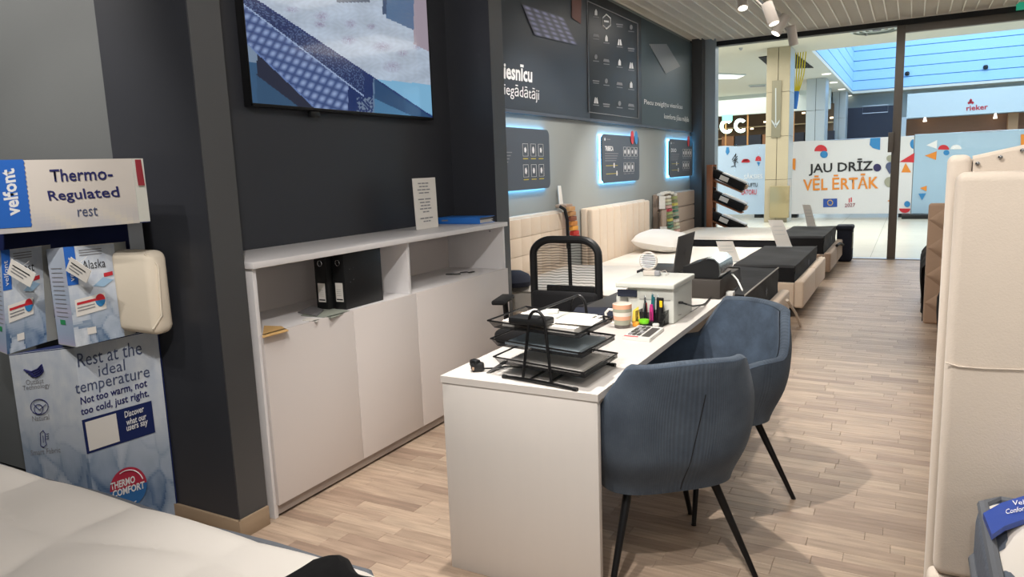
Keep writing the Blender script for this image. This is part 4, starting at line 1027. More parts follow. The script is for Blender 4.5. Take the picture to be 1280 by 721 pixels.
def picture(s, t):
    """still of a mattress corner: s across, t up; lines measured on the screen plane"""
    d = Vector((XT, yl+(yr-yl)*s, zb+(ztv-zb)*t-CAMZ)); w = d.dot(fwd); u, v = 640+d.dot(R2)/w*F, 360.5+d.dot(D2)/w*F
    def n(a, b_): return .5+.5*sin(a*.43+3*sin(b_*.31))*cos(b_*.57+2*sin(a*.23))
    A = 0+(u-322)*.665; Bl = 9+(u-310)*.76; Cc = 64+(u-320)*.95
    if v < A:                                             # knitted top
        g_ = .74+.05*n(u, v)+.08*n(u*.15, v*.2); c_ = (g_*.90, g_*.97, g_*1.06)
        for fx, fy, rx, ry in ((365, 12, 9, 4), (402, 20, 9, 6), (436, 50, 9, 6), (438, 30, 7, 6), (464, 33, 6, 4), (478, 58, 12, 6), (490, 83, 11, 7), (503, 66, 7, 5), (400, 30, 8, 5), (522, 58, 7, 4)):
            dd = math.hypot((u-fx)/rx, (v-fy)/ry)
            if dd < 1.2: k = .24*(1.2-dd)*n(u*7, v*9); c_ = (c_[0]-k*.6, c_[1]-k, c_[2]-k*.8)
        if u > 517 and v < 55+(u-517)*.5: c_ = (.66, .61, .66)
        if 482 < u < 517 and v < 22+(u-482)*.45: c_ = (.34+.0006*(u-482), .46, .60)
        if 478 < u < 483 and v < 18: c_ = (.25, .33, .46)
        if 420 < u < 462 and v < 3: c_ = (.35, .4, .48)
        if v > 100+.1*(u-480): c_ = (.52, .74, .88)
        if v > 112+.45*(u-470) : c_ = (.35, .55, .72)
        return lin([max(0, min(1, x_)) for x_ in c_])
    if v < A+2 : return lin((.10, .18, .42))
    if v < Bl and u < 455:
        k = n(u*4, v*5); return lin((.12+.25*k*(k > .62), .19+.26*k*(k > .62), .38+.22*k*(k > .62)))
    if v < Bl+2 and u < 455: return lin((.62, .70, .84))
    if u > 468:
        return lin((.30, .50, .66)) if v > A+26-.2*(u-468) else lin((.16, .30, .46))
    if v < Cc:
        if u < 435:
            k = abs(sin((u*.9+v*.5)*.30))*abs(sin((v-u*.35)*.27)); return lin((.22+.38*k, .30+.38*k, .50+.34*k))
        if u < 466: return lin((.10, .19, .40)) if not (u > 446 and v > 122 and n(u*2, v) > .5) else lin((.45, .52, .62))
        return lin((.4, .5, .62))
    if v < Cc+2: return lin((.4, .5, .72))
    if u < 321: return lin((.50, .58, .68)) if v < 78 else lin((.22, .36, .50))
    if v > 95+(u-322)*.75: return lin((.20, .33, .46))
    return lin((.15, .17, .25))
b = MB(); b.grid(lambda s, t: Vector((XT+.001, yl+(yr-yl)*s, zb+(ztv-zb)*t)), 190, 150, picture)
sc_ = b.build('screen', SCREEN, tv, smooth=False, recalc=False)
c = P(395, 142, x=XT)
MB().bb(XT-.03, XT+.0, c.y-.035, c.y+.035, tz0-.03, tz0-.001, .006).build('sensor', M['black'], tv)

ZS, ZT = .83, 1.148
CY0, CY1 = 2.115, 4.285
cb = thing('sideboard', 'long white cabinet with open shelves under the television', 'cabinet', (-2.64, 3.2, 0))
th = .022; XB = XR+.004
MB().bb(XB, XL+.022, CY0-.012, CY1+.012, ZT-.028, ZT, .003).build('top_board', M['cabw'], cb)
for (ya, yb) in ((CY0, CY0+th), (CY1-th, CY1)): MB().bb(XB, XL-.0, ya, yb, .0, ZT-.0285, .002).build('side_panel', M['cabw'], cb)
MB().bb(XB, XB+.008, CY0+th+.001, CY1-th-.001, .07, ZT-.029).build('back_panel', M['front'], cb)
MB().bb(XB+.009, XL-.002, CY0+th+.001, CY1-th-.001, ZS-.022, ZS, .002).build('shelf', M['cabw'], cb)
yd = P(512, 340, x=XL-.01).y
MB().bb(XB+.009, XL-.012, yd-.011, yd+.011, ZS+.0005, ZT-.029, .002).build('divider', M['cabw'], cb)
MB().bb(XB+.009, XL-.03, CY0+th+.001, CY1-th-.001, .0, .05).build('plinth', M['black_edge'], cb)
MB().bb(XL-.029, XL-.001, CY0+th+.001, CY1-th-.001, .012, .058, .002).build('bottom_rail', M['silver'] if False else mat('pale_grey_rail', 'A89D96', .45), cb)
ys = [CY0+.012, P(441, 430, x=XL).y, P(521, 430, x=XL).y, CY1-.002]
for i in range(3):
    MB().bb(XL, XL+.018, ys[i]+.0015, ys[i+1]-.0015, .062, ZS+.004, .0015).build('door', M['front'], cb)
for (u, v, xx) in ((497.3, 306.5, None), (617.5, 286.5, None)):
    pass
MB().cyl((XL-.2, yd-.0112, ZT-.06), (XL-.2, yd-.0135, ZT-.06), .006, None, 10).build('screw_cap', M['steel'], cb)
MB().cyl((XL-.1, CY1-th, ZT-.06), (XL-.1, CY1-th-.003, ZT-.06), .006, None, 10).build('screw_cap', M['steel'], cb)
# sign on top
sg = thing('notice_card', 'tall white notice card standing on the cabinet beside the blue binder', 'notice', P(534, 284, x=-2.6))
a_, b_ = P(521, 284.5, x=-2.66), P(548, 281.5, x=-2.66); c_, d_ = P(519, 223, x=-2.66), P(547, 221.5, x=-2.66)
dz = ZT-a_.z+.001
for p_ in (a_, b_, c_, d_): p_.z += 0
b = MB(); b.prism([Vector((-2.66, a_.y, ZT+.001)), Vector((-2.66, b_.y, ZT+.001)), Vector((-2.68, d_.y, d_.z)), Vector((-2.68, c_.y, c_.z))], (-.005, 0, 0)); b.build('card', M['paper'], sg)
f = lambda s, r: Vector((-2.659-.02*r+.001, a_.y+(b_.y-a_.y)*s+(c_.y-a_.y)*r*0, ZT+.001+(d_.z-ZT)*r))
for k, (w_, g_) in enumerate(((.5, 0), (.42, 0), (.6, 0), (.5, 1), (0, 0), (.62, 0), (.5, 0), (.45, 0), (.55, 1), (.3, 1), (0, 0), (.6, 0), (.35, 0))):
    if not w_: continue
    z_ = .88-.062*k
    words = random.choice((2, 3)); x_ = .5-w_/2
    for j in range(words): shape('text_line', [f(x_+w_*j/words, z_), f(x_+w_*(j+.85)/words, z_), f(x_+w_*(j+.85)/words, z_+.022), f(x_+w_*j/words, z_+.022)], M['gink'], sg)
bn = thing('ring_binder', 'bright blue ring binder lying flat on the white cabinet top', 'binder', (-2.66, 4.1, ZT))
y_a, y_b = P(549, 281, x=-2.58).y, P(597, 281, x=-2.58).y
bx0, bx1, by0, by1 = -2.83, -2.485, P(597, 280, z=ZT).y-.01, 4.292
MB().bb(bx0, bx1, by0, by1, ZT+.001, ZT+.004, .001).build('cover', M['binder'], bn)
MB().bb(bx0, bx1, by0, by1, ZT+.041, ZT+.044, .001).build('cover', M['binder'], bn)
MB().bb(bx0, bx1, by0, by0+.005, ZT+.004, ZT+.041, .001).build('spine', M['binder'], bn)
for k in range(7): MB().bb(bx0+.01, bx1-.008-.006*(k % 3), by0+.02, by1-.01, ZT+.005+.005*k, ZT+.0085+.005*k).build('paper_sheet', M['paper'] if k < 4 else M['gink'], bn)
q5 = lambda u, v: P(u, v, y=by0-.001)
shape('label_line', [q5(552, 276.6), q5(560, 276.2), q5(560, 274.6), q5(552, 275.0)], M['gink'], bn)
# lever arch files
def binder_file(x0, y0, label):
    """lever arch file, spine towards -Y, cover towards the room"""
    w_, L_ = .078, .29; x1 = x0+w_; h = .287
    t = thing('lever_arch_file', label, 'file', (x0+w_/2, y0+L_/2, ZS))
    MB().bb(x0, x0+.003, y0, y0+L_, ZS+.001, ZS+h, .001).build('cover', M['black'], t); MB().bb(x1-.003, x1, y0, y0+L_, ZS+.001, ZS+h, .001).build('cover', M['black'], t)
    MB().bb(x0+.0031, x1-.0031, y0, y0+.003, ZS+.001, ZS+h, .001).build('spine', M['black'], t)
    MB().bb(x0+.006, x1-.02, y0+.012, y0+L_-.012, ZS+.008, ZS+h-.02).build('papers', M['paper'], t)
    xc_ = (x0+x1)/2; g_ = lambda dx, z_: (xc_+dx, y0-.0012, ZS+z_)
    shape('spine_label', [g_(-.024, .04), g_(.024, .04), g_(.024, .135), g_(-.024, .135)], M['paper'], t)
    for k in range(4): shape('label_line', [g_(-.018, .07+k*.01), g_(.012, .07+k*.01), g_(.012, .0715+k*.01), g_(-.018, .0715+k*.01)], M['gink'], t, (0, -.0006, 0))
    shape('label_line', [g_(-.02, .047), g_(.02, .047), g_(.02, .054), g_(-.02, .054)], M['kink'], t, (0, -.0006, 0))
    MB().tube([(xc_+.014*cos(a_), y0-.001, ZS+.235+.014*sin(a_)) for a_ in [2*pi*i/16 for i in range(16)]], .0018, 6, True).build('finger_ring', M['chrome'], t)
    for dy, dz in ((.04, .20), (.065, .205), (.04, .135), (.065, .145)): MB().cyl((x1, y0+dy, ZS+dz), (x1+.0015, y0+dy, ZS+dz), .003, None, 8).build('rivet', M['chrome'], t)
    return t
binder_file(-2.612, 2.685, 'black lever arch file with white spine label, left one nearer the back of the shelf')
binder_file(-2.528, 2.72, 'black lever arch file in front, its riveted cover facing the room')
# papers on the shelf
def sheet(name, pts, z, m, label, cat, curl=0.0):
    b = MB(); b.prism([Vector((p_.x, p_.y, z)) for p_ in pts], (0, 0, .003)); o = b.build(name, m); tag(o, label, cat); return o
pp = lambda u, v, z=ZS: P(u, v, z=z)
sheet('envelope', [pp(328, 423), pp(361, 414), pp(352, 408.5), pp(330, 408)], ZS+.001, M['kraft'], 'yellow kraft envelope lying at the left end of the shelf', 'envelope')
sheet('pamphlet', [pp(376, 395), pp(415, 398), pp(438, 389), pp(395, 384)], ZS+.001, M['greyp'], 'grey green leaflet lying in front of the black files', 'leaflet')
sheet('pamphlet', [pp(372, 392), pp(396, 397), pp(405, 389), pp(390, 384)], ZS+.006, mat('dark_leaflet', '77777A', .5), 'dark grey leaflet on top of the leaflet pile by the files', 'leaflet')
sheet('pamphlet', [pp(378, 401), pp(396, 403), pp(400, 399), pp(384, 398)], ZS+.001, M['paper'], 'small white slip at the front edge of the shelf', 'leaflet')
kb = thing('key_bunch', 'small dark keys lying in the right open shelf', 'keys', pp(572, 342))
for k in range(4):
    c = pp(562+k*9, 343.5-k*1.2+(k % 2)*1.0); MB().box(c+Vector((0, 0, .005)), (.05, .022, .006), .002, .4*k+.2).build('key', M['graph'], kb)
MB().tube([pp(565, 343)+Vector((.014*cos(a_), .014*sin(a_), .006)) for a_ in [2*pi*i/12 for i in range(12)]], .0015, 5, True).build('key_ring', M['chrome'], kb)

# ================================================================== CARDBOARD DISPLAY
YD = 1.86
st = thing('display_stand', 'cardboard product display with ice cube print beside the dark pier', 'display stand', (-3.2, 1.8, 0))
# base: main face and folded left face, top edge measured on the photo
ZB = .80
kR = P(196, 411, y=1.915); zbR = kR.z
# main face plane y = YM at right, slightly nearer at the left fold
yR, yF, yL = 1.915, 1.80, 1.74
tR, tF, tL = P(196, 411, y=yR), P(92, 433, y=yF), P(11, 443, y=yL)
bR, bF, bL = P(222, 650, y=yR), P(146, 640, y=yF), P(50, 610, y=yL)
for p_ in (bR, bF, bL): p_.z = .004
bF = Vector((tF.x+(.10), yF, .004)); bR.x = P(222, 650, y=yR).x
bF = Vector(P(148, 700, y=yF)); bF.z = .004; bF.x = tF.x-.005
bL = Vector((tL.x-.005, yL, .004)); bR = Vector((tR.x-.01, yR, .004))
from mathutils import noise as NZ
def ice(s, t):
    p_ = Vector((s*2.3, t*3.1, .3)); w_ = Vector((NZ.noise(p_*1.7), NZ.noise(p_*1.7+Vector((5, 2, 1))), 0))*.35
    d_, pt_ = NZ.voronoi((p_+w_)*1.5); edge_ = d_[1]-d_[0]; cell_ = NZ.noise(pt_[0]*7.3)
    n_ = NZ.turbulence(p_*3.2, 4, False); k = max(0., min(1., (.56-t)*2.4))
    c_ = [.80+.06*n_, .83+.05*n_, .87+.03*n_]
    f_ = k*(.26+.42*cell_+.16*max(0, .2-edge_)/.2+.16*n_)
    f_ = max(-.08, f_); c_ = [c_[0]-f_*.9, c_[1]-f_*.76, c_[2]-f_*.58]
    return lin([max(.12, min(.93, x_)) for x_ in c_])
def ice_old(s, t):
    base = (.80, .83, .87)
    n1 = .5+.5*sin(s*9+4*t+3*sin(t*11+s*4)); n2 = abs(sin((s*1.3+t)*7+2*sin(s*6)))**3
    k = max(0, .42-t)*1.9
    c_ = [base[0]-.42*k*n1-.18*k*n2, base[1]-.28*k*n1-.14*k*n2, base[2]-.14*k*n1-.05*k*n2]
    if n2 > .93 and t < .4: c_ = [c_[0]-.2, c_[1]-.14, c_[2]-.06]
    w_ = .05*sin(s*7+t*5)*sin(t*9-s*3); c_ = [x_+w_*.7 for x_ in c_]
    return lin([max(.1, min(.95, x_)) for x_ in c_])
def face(bl, br, tl, tr, nm, nu=60, nv=80, fn=ice, par=None):
    b = MB(); b.grid(lambda s, t: (bl*(1-s)+br*s)*(1-t)+(tl*(1-s)+tr*s)*t, nu, nv, fn); return b.build(nm, PRINT, par or st, smooth=False, recalc=False)
face(bF, bR, tF, tR, 'front_panel'); face(bL, bF, tL, tF, 'folded_side_panel', 30, 80, lambda s, t: [x_*.93 for x_ in ice(s+2.2, t*.95)])  # side panel colour dimmed to carry the shade beyond the fold
bk = MB(); back = 2.0-.03
yb_ = 1.93-.008
MB().prism([bR+Vector((0, .002, 0)), Vector((bR.x, yb_, .004)), Vector((tR.x, yb_, tR.z)), tR+Vector((0, .002, 0))], (-.003, 0, 0)).build('end_panel', M['navyp'], st)
b = MB(); b.prism([tL+Vector((0, 0, -.002)), tF+Vector((0, 0, -.002)), tR+Vector((0, 0, -.002)), Vector((tR.x, yb_, tR.z-.002)), Vector((tL.x, yb_, tL.z-.002))], (0, 0, -.004))
b.build('shelf_board', M['navyp'], st)
# lettering on the front panel (measured on the panel plane)
def plane_pt(o_, ux, uy):
    n_ = ux.cross(uy)
    def g_(u, v):
        d = R2*(u-640)+D2*(v-360.5)+fwd*F; C_ = Vector((0, 0, CAMZ)); t_ = (o_-C_).dot(n_)/d.dot(n_); return C_+d*t_
    return g_
fm = plane_pt(tF, tR-tF, bF-tF); fs = plane_pt(tL, tF-tL, bL-tL)
def TF(s, x0, y0, x1, y1, h, m, fn, bold=0.0, par=None, off=.003):
    off = off*.5 if off <= .003 else off
    bl, br, tl = fn(x0, y0), fn(x1, y1), fn(x0, y0)
    tl = fn(x0-h*.09, y0-h)
    return text('lettering', s, bl, br, tl, m, par or st, off=off, bold=bold)
TF('Rest at the', 98, 459, 178, 442.5, 17, M['ink2'], fm)
TF('ideal', 124, 470.5, 157, 462.5, 14, M['ink2'], fm)
TF('temperature', 95, 497, 188, 475.5, 16, M['ink2'], fm)
TF('Not too warm, not', 101.5, 507.5, 184.5, 484.5, 11, M['ink'], fm, .02)
TF('too cold, just right.', 102, 522, 187, 498, 12, M['ink'], fm, .02)
shape('qr_panel', [fm(102, 525), fm(109, 567.5), fm(194, 539.5), fm(189.5, 500)], M['navyp'], st, (0, -.0015, 0)) if False else None
n_ = (fm(194, 540)-fm(109, 567)).cross(fm(102, 525)-fm(109, 567)).normalized()
n_ = n_ if n_.y < 0 else -n_
S2 = lambda nm, pts, m, k=1: shape(nm, [p_+n_*.0015*k for p_ in pts], m, st)
S2('code_panel', [fm(102.5, 525), fm(109, 567.5), fm(194.5, 540), fm(189.5, 500.5)], M['navyp'])
S2('blank_square', [fm(107, 527.5), fm(112.5, 563.5), fm(150.5, 551), fm(145.5, 516)], M['paper'], 2)
TF('Discover', 157, 522, 181, 514, 8, M['wink'], fm, .02, off=.004); TF('what our', 159, 531.5, 184, 523.5, 8, M['wink'], fm, .02, off=.004); TF('users say', 159.5, 541, 186, 532.5, 8, M['wink'], fm, .02, off=.004)
cc = fm(161, 608.5); ex = (fm(184, 602)-cc); ey = (fm(158, 584)-cc)
f = lambda a_, r_: cc+ex*cos(a_)*r_+ey*sin(a_)*r_
S2('badge_top', [f(pi*i/24+.0, 1) for i in range(25)], mat('crimson_badge', 'B23048', .5), 2)
S2('badge_bottom', [f(pi+pi*i/24, 1) for i in range(25)], mat('badge_blue', '2F6BA8', .5), 2)
b = MB(); b.tube([f(.25+pi*.55*i/14, .86)+n_*.005 for i in range(15)], .0022, 5); b.tube([f(pi+.25+pi*.55*i/14, .86)+n_*.005 for i in range(15)], .0022, 5); b.build('badge_ring', M['wink'], st)
TF('THERMO', 139.5, 612.5, 170, 602.5, 9, M['wink'], fm, .03, off=.004); TF('COMFORT', 142, 622, 182, 609.5, 9, M['wink'], fm, .03, off=.004)
TF('Outlast', 33, 481, 55, 478.5, 6.5, M['gink'], fs); TF('Technology', 29, 489.5, 63, 485.5, 7.5, M['gink'], fs)
TF('Natural', 41, 526.5, 62, 524, 6.5, M['gink'], fs); TF('Smart Fabric', 39, 569, 76, 565, 6.5, M['gink'], fs)
n3 = (tF-tL).cross(bL-tL).normalized(); n3 = n3 if n3.y < 0 else -n3
b = MB()
for k in range(4):
    b2 = [(31+k*3, 463+k*2.6-1), (40+k*2.2, 464.5+k*2), (48+k*1.4, 461+k*2.0), (53+k*.6, 455.5+k*2.5)]
    b.tube([fs(*q_)+n3*.003 for q_ in b2], .0042, 6)
b.build('wave_emblem', M['ink'], st)
b = MB()
b.tube([fs(50+11*cos(a_), 508+9.5*sin(a_))+n3*.003 for a_ in [2*pi*i/20 for i in range(20)]], .0018, 5, True)
b.tube([fs(50+5.5*cos(a_)-1, 511+6*sin(a_))+n3*.003 for a_ in [2*pi*i/14 for i in range(14)]], .0015, 5, True); b.tube([fs(43, 505)+n3*.003, fs(50, 512)+n3*.003, fs(58, 505)+n3*.003], .0015, 5)
b.build('cotton_emblem', M['ink'], st)
b = MB(); b.tube([fs(51.5, 552)+n3*.003, fs(51, 541)+n3*.003, fs(54.5, 537.5)+n3*.003, fs(57, 541)+n3*.003, fs(57.5, 551)+n3*.003, fs(59, 555)+n3*.003, fs(55.5, 558.5)+n3*.003, fs(51.5, 556.5)+n3*.003], .0017, 5, True)
b.tube([fs(55, 553)+n3*.003, fs(54.4, 544)+n3*.003], .0015, 5)
for k in range(3): b.tube([fs(58.5, 542+3*k)+n3*.003, fs(61.5, 541.5+3*k)+n3*.003], .0013, 5)
b.build('thermometer_emblem', M['ink'], st)
# side posts / back panel of the stand and the header box
yP = 1.90
b = MB(); pL, pR = P(-30, 300, y=yP), P(188, 300, y=yP)
hz0, hz1 = tR.z+.004, P(188, 283, y=yP).z
MB().bb(P(-60, 300, y=yP).x , tR.x-.012, yP+.004, yP+.012, hz0, 1.56).build('back_panel', M['navyp'], st)
MB().bb(P(160, 290, y=1.84).x, P(160, 290, y=1.84).x+.004, 1.84, yP+.003, tR.z+.1, 1.4).build('clear_divider', M['acrylic'], st)
MB().bb(tR.x-.03, tR.x-.012, 1.86, yP+.003, hz0, 1.4).build('side_cheek', mat('deep_blue_card', '1C2C6B', .5), st)
HY = 1.72
h_bl, h_br, h_tl, h_tr = P(-70, 296, y=HY), P(175, 277, y=HY), P(-70, 202, y=HY), P(165, 196, y=HY)
h_bl, h_br = P(-70, 298.5, y=HY-.03), P(174.5, 278.5, y=HY); h_tl, h_tr = P(-74, 201.5, y=HY-.03), P(164.5, 198, y=HY)
def head(s, t):
    w_ = .03*sin(s*9+t*4)*max(0, .5-t)*2; k = max(0, .35-t)
    return lin((.86-.25*k*abs(sin(s*13+t*6))+w_, .83-.2*k*abs(sin(s*13+t*6))+w_, .80-.08*k+w_))
hb_ = thing('header_sign', 'white box sign reading Thermo-Regulated rest on top of the display', 'sign', (h_br+h_bl)/2)
face(h_bl, h_br, h_tl, h_tr, 'front_card', 40, 20, head, hb_)
r_b, r_t = P(186, 283, y=HY+.045), P(172, 197, y=HY+.045)
b = MB(); b.prism([h_br+Vector((0, .001, 0)), Vector((h_br.x+.0, HY+.045, h_br.z)), Vector((h_tr.x+.0, HY+.045, h_tr.z)), h_tr+Vector((0, .001, 0))], (-.003, 0, 0)); b.build('end_card', M['wprint'], hb_)
b = MB(); b.prism([h_tr+Vector((-.003, .012, -.004)), h_tr+Vector((-.003, .035, -.004)), h_tr+Vector((.003, .035, -.1)), h_tr+Vector((.003, .012, -.1))], (.006, 0, 0)); b.build('red_print_patch', mat('dark_red_print', '8E2A35', .6), hb_)
b = MB(); b.prism([h_tl+Vector((0, .002, 0)), h_tr+Vector((0, .002, 0)), Vector((h_tr.x, HY+.045, h_tr.z)), Vector((h_tl.x, HY+.045, h_tl.z))], (0, 0, -.003)); b.build('top_card', M['paper'], hb_)
b = MB(); b.prism([h_bl+Vector((0, .002, .003)), h_br+Vector((0, .002, .003)), Vector((h_br.x, HY+.045, h_br.z+.003)), Vector((h_bl.x, HY+.045, h_bl.z+.003))], (0, 0, -.003)); b.build('bottom_card', M['navyp'], hb_)
fh = plane_pt(h_bl, h_br-h_bl, h_tl-h_bl)
nh = (h_br-h_bl).cross(h_tl-h_bl).normalized(); nh = nh if nh.y < 0 else -nh
zz_ = [fh(28.5, 199.3)]+[fh(29.2+(1.3 if k % 2 else 0)+10.3*k/28, 200+83*k/28) for k in range(29)]
b = MB(); b.poly([p_+nh*.0015 for p_ in [fh(-60, 201), fh(-57, 289), fh(39.5, 283.3)]+zz_[::-1]]); b.build('blue_band', M['blue'], hb_, smooth=False)
def TV2(s, bl, br, tl, m, bold=0.0, off=.003):
    return text('lettering', s, fh(*bl), fh(*br), fh(*tl), m, hb_, off=.0018, bold=bold)
TV2('Thermo-', (64, 227.5), (142, 224.5), (62, 212), M['ink'], .012)
TV2('Regulated', (63, 254.5), (151.5, 250), (59.5, 238.5), M['ink'], .012)
TV2('rest', (98, 271), (123, 269.5), (97, 260), M['ink2'])
TV2('velfont', (26.5, 268.5), (18.5, 210), (8, 270.5), M['wink'], .03)
# product boxes
def pbox(u_left, u_fold, u_right, vt, vb, slope, y, title, label, wi=0):
    t = thing('product_box', label, 'box', P((u_left+u_right)/2, vb, y=y), 0, 'bedding boxes on the display')
    A0 = P(u_left+wi, vb+(0)*1, y=y+.0); 
    tl, tf, tr = P(u_left, vt+2.5, y=y+.02), P(u_fold, vt, y=y-.03), P(u_right, vt-slope*(u_right-u_fold)*1.0, y=y+.06)
    bl, bf, br = P(u_left+wi, vb-4, y=y+.02), P(u_fold+wi, vb, y=y-.03), P(u_right+wi*.86, vb-(u_right-u_fold)*slope*2.6, y=y+.06)
    for p_ in (bl, bf, br): pass
    dep = Vector((-.02, .10, 0))
    def wrap(s, tt):
        return [x_*1.04 for x_ in ice(s*.9+wi, tt*.85+.1)]
    face(bf, br, tf, tr, 'front_face', 30, 40, wrap, t)
    face(bl, bf, tl, tf, 'side_face', 8, 30, lambda s, tt: lin((.76-.1*(1-tt)*abs(sin(tt*9)), .80-.06*(1-tt), .86)), t)
    b = MB(); b.prism([tl, tf, tr, tr+dep*.6, tl+dep*.6], (0, 0, -.003)); b.build('top_face', M['paper'], t)
    b = MB(); b.prism([tr+Vector((0, .001, 0)), br+Vector((0, .001, 0)), br+dep*.6, tr+dep*.6], (-.003, 0, 0)); b.build('end_face', M['wprint'], t)
    b = MB(); b.prism([bl, bf, br, br+dep*.6, bl+dep*.6], (0, 0, .003)); b.build('bottom_face', M['wprint'], t)
    g_ = plane_pt(bf, br-bf, tf-bf); g2 = plane_pt(bl, bf-bl, tl-bl)
    nn = (br-bf).cross(tf-bf).normalized(); nn = nn if nn.y < 0 else -nn
    n2 = (bf-bl).cross(tl-bl).normalized(); n2 = n2 if n2.y < 0 else -n2
    U = lambda s, r: bf+(br-bf)*s+(tf-bf)*r+((tr-tf)-(br-bf))*s*r
    V_ = lambda s, r: bl+(bf-bl)*s+(tl-bl)*r
    sh_ = lambda nm, pts, m, k=1: shape(nm, [p_+nn*.0012*k for p_ in pts], m, t)
    sh_('blue_strip', [U(0.0, .62), U(.22, .62), U(.22, 1), U(0.0, 1)], M['blue'])
    text('lettering', title, U(.34, .76), U(.8, .76), U(.34, .85), M['kink'], t, off=.003)
    text('lettering', 'velfont', U(.16, .66), U(.16, .9), U(.05, .66), M['wink'], t, off=.003)
    for k in range(3): sh_('text_line', [U(.3, .9+.025*k-.0), U(.75, .9+.025*k), U(.75, .91+.025*k), U(.3, .91+.025*k)], M['gink'])
    sh_('info_card', [U(.1, .3), U(.72, .33), U(.72, .5), U(.1, .47)], M['paper'], 2)
    sh_('red_bar', [U(.14, .415), U(.52, .43), U(.52, .455), U(.14, .44)], M['red'], 3)
    for k in range(2): sh_('text_line', [U(.14, .35+.03*k), U(.5, .365+.03*k), U(.5, .375+.03*k), U(.14, .36+.03*k)], M['gink'], 3)
    c0 = U(.62, .43)
    def cir(a0, a1): return [c0+(U(.72, .43)-c0)*cos(a0+(a1-a0)*i/12)+(U(.62, .495)-c0)*sin(a0+(a1-a0)*i/12) for i in range(13)]
    sh_('badge', cir(0, pi), M['red'], 4); sh_('badge', cir(pi, 2*pi), M['blue2'], 4)
    sh_('red_tag', [U(.74, .66), U(.92, .67), U(.92, .71), U(.74, .70)], M['red'], 2)
    sh_('pillow_picture', [U(.5, .58), U(.72, .56), U(.92, .62), U(.72, .66)], M['blue2'] if False else mat('pale_blue_print', '9FC0DC', .6), 2)
    sh_('small_logo', [U(.28, .1), U(.46, .1), U(.46, .17), U(.28, .17)], M['paper'], 2)
    for k in range(12): shape('text_line', [p_+n2*.0012 for p_ in (V_(.15, .3+.045*k), V_(.8, .3+.045*k), V_(.8, .307+.045*k), V_(.15, .307+.045*k))], M['gink'], t)
    shape('green_dot', [p_+n2*.0015 for p_ in (V_(.3, .22), V_(.6, .22), V_(.6, .27), V_(.3, .27))], M['green'], t)
    tg = thing('price_tag', 'white tilted price tag hanging on the '+('front' if 'Alaska' in title else 'left')+' bedding box', 'tag', U(.2, .8))
    if 'Alaska' in title: pts = [(82.5, 338), (89, 321), (114.5, 338), (108.5, 353.5)]
    else: pts = [(9.5, 342), (14.5, 323.5), (45.5, 342), (38, 359)]
    pts = [P(u, v, y=y-.045) for u, v in pts]
    MB().prism(pts, (0, -.002, 0)).build('card', M['paper'], tg)
    ctr = sum(pts, Vector())/4; ax = (pts[2]-pts[1]); ay = (pts[0]-pts[1])
    for k in range(3):
        o_ = pts[1]+ax*.12+ay*(.25+.2*k)+Vector((0, -.004, 0))
        shape('text_line', [o_, o_+ax*(.7-.1*k), o_+ax*(.7-.1*k)+ay*.07, o_+ay*.07], M['kink'] if k == 0 else M['gink'], tg)
    MB().tube([ctr+Vector((0, .04, .05)), ctr+Vector((.01, 0, .03)), ctr-ax*.35+Vector((0, -.003, 0))], .001, 4).build('string', M['paper'], tg)
    return t
pbox(-9, 1, 52, 313, 443, .12, 1.80, 'Frost', 'white and blue bedding box at the far left with a shaded right half', 8)
pbox(57.5, 79, 142, 309, 434, .085, 1.77, 'Alaska', 'white and blue bedding box with ice print, right of the pair', 16)
cu_ = pillow((0, 0, 0), .001, .001, .001, M['cushion'], 'x') if False else None
zc = P(175, 360, y=1.83)
t = thing('pillow', 'cream folded pillow standing at the right end of the display shelf', 'pillow', zc)
b = MB(); x0_, x1_ = P(150, 360, y=1.83).x, P(198, 360, y=1.83).x; z0_, z1_ = tR.z+.004, P(180, 313, y=1.83).z
b.box(((x0_+x1_)/2, 1.845, (z0_+z1_)/2), (x1_-x0_, .09, z1_-z0_), .035, None, 4)
for v_ in b.bm.verts: v_.co.x += .006*sin(v_.co.z*40); v_.co.y += .006*sin(v_.co.x*33+v_.co.z*21)
b.build('pillow_case', M['cushion'], t)
b = MB(); b.tube([(x1_-.02, 1.80, z0_+.03), (x1_+.0, 1.83, z0_+.08), (x1_+.0, 1.84, z1_-.06), (x1_-.03, 1.81, z1_-.01)], .005, 6); b.build('seam_piping', M['cushion'], t)

# ================================================================== DESK
DZ = .755; DX0, DX1, DY0, DY1 = -1.482, -.865, 2.115, 4.62
dk = thing('office_desk', 'long white office desk with solid end panel, in the middle of the room', 'desk', ((DX0+DX1)/2, (DY0+DY1)/2, 0))
b = MB()
rr = .12; pts = [(DX0, DY0), (DX1, DY0), (DX1, DY1-.9)]
for i in range(9):
    a_ = i/8; pts.append((DX1-.10*a_*a_, DY1-.9+.9*a_))
pts += [(DX0, DY1)]
b.prism([(x_, y_, DZ-.025) for x_, y_ in pts], (0, 0, .025)); b.build('desktop', M['white'], dk)
MB().bb(DX0+.004, DX1-.004, DY0+.004, DY0+.03, 0, DZ-.0255, .0015).build('end_panel', M['white'], dk)
MB().bb(DX0+.02, DX1-.15, DY1-.05, DY1-.025, 0, DZ-.0255, .0015).build('end_panel', M['white'], dk)
MB().bb(DX0+.2, DX0+.22, DY0+.031, DY1-.051, .25, DZ-.0255).build('modesty_panel', M['white'], dk)
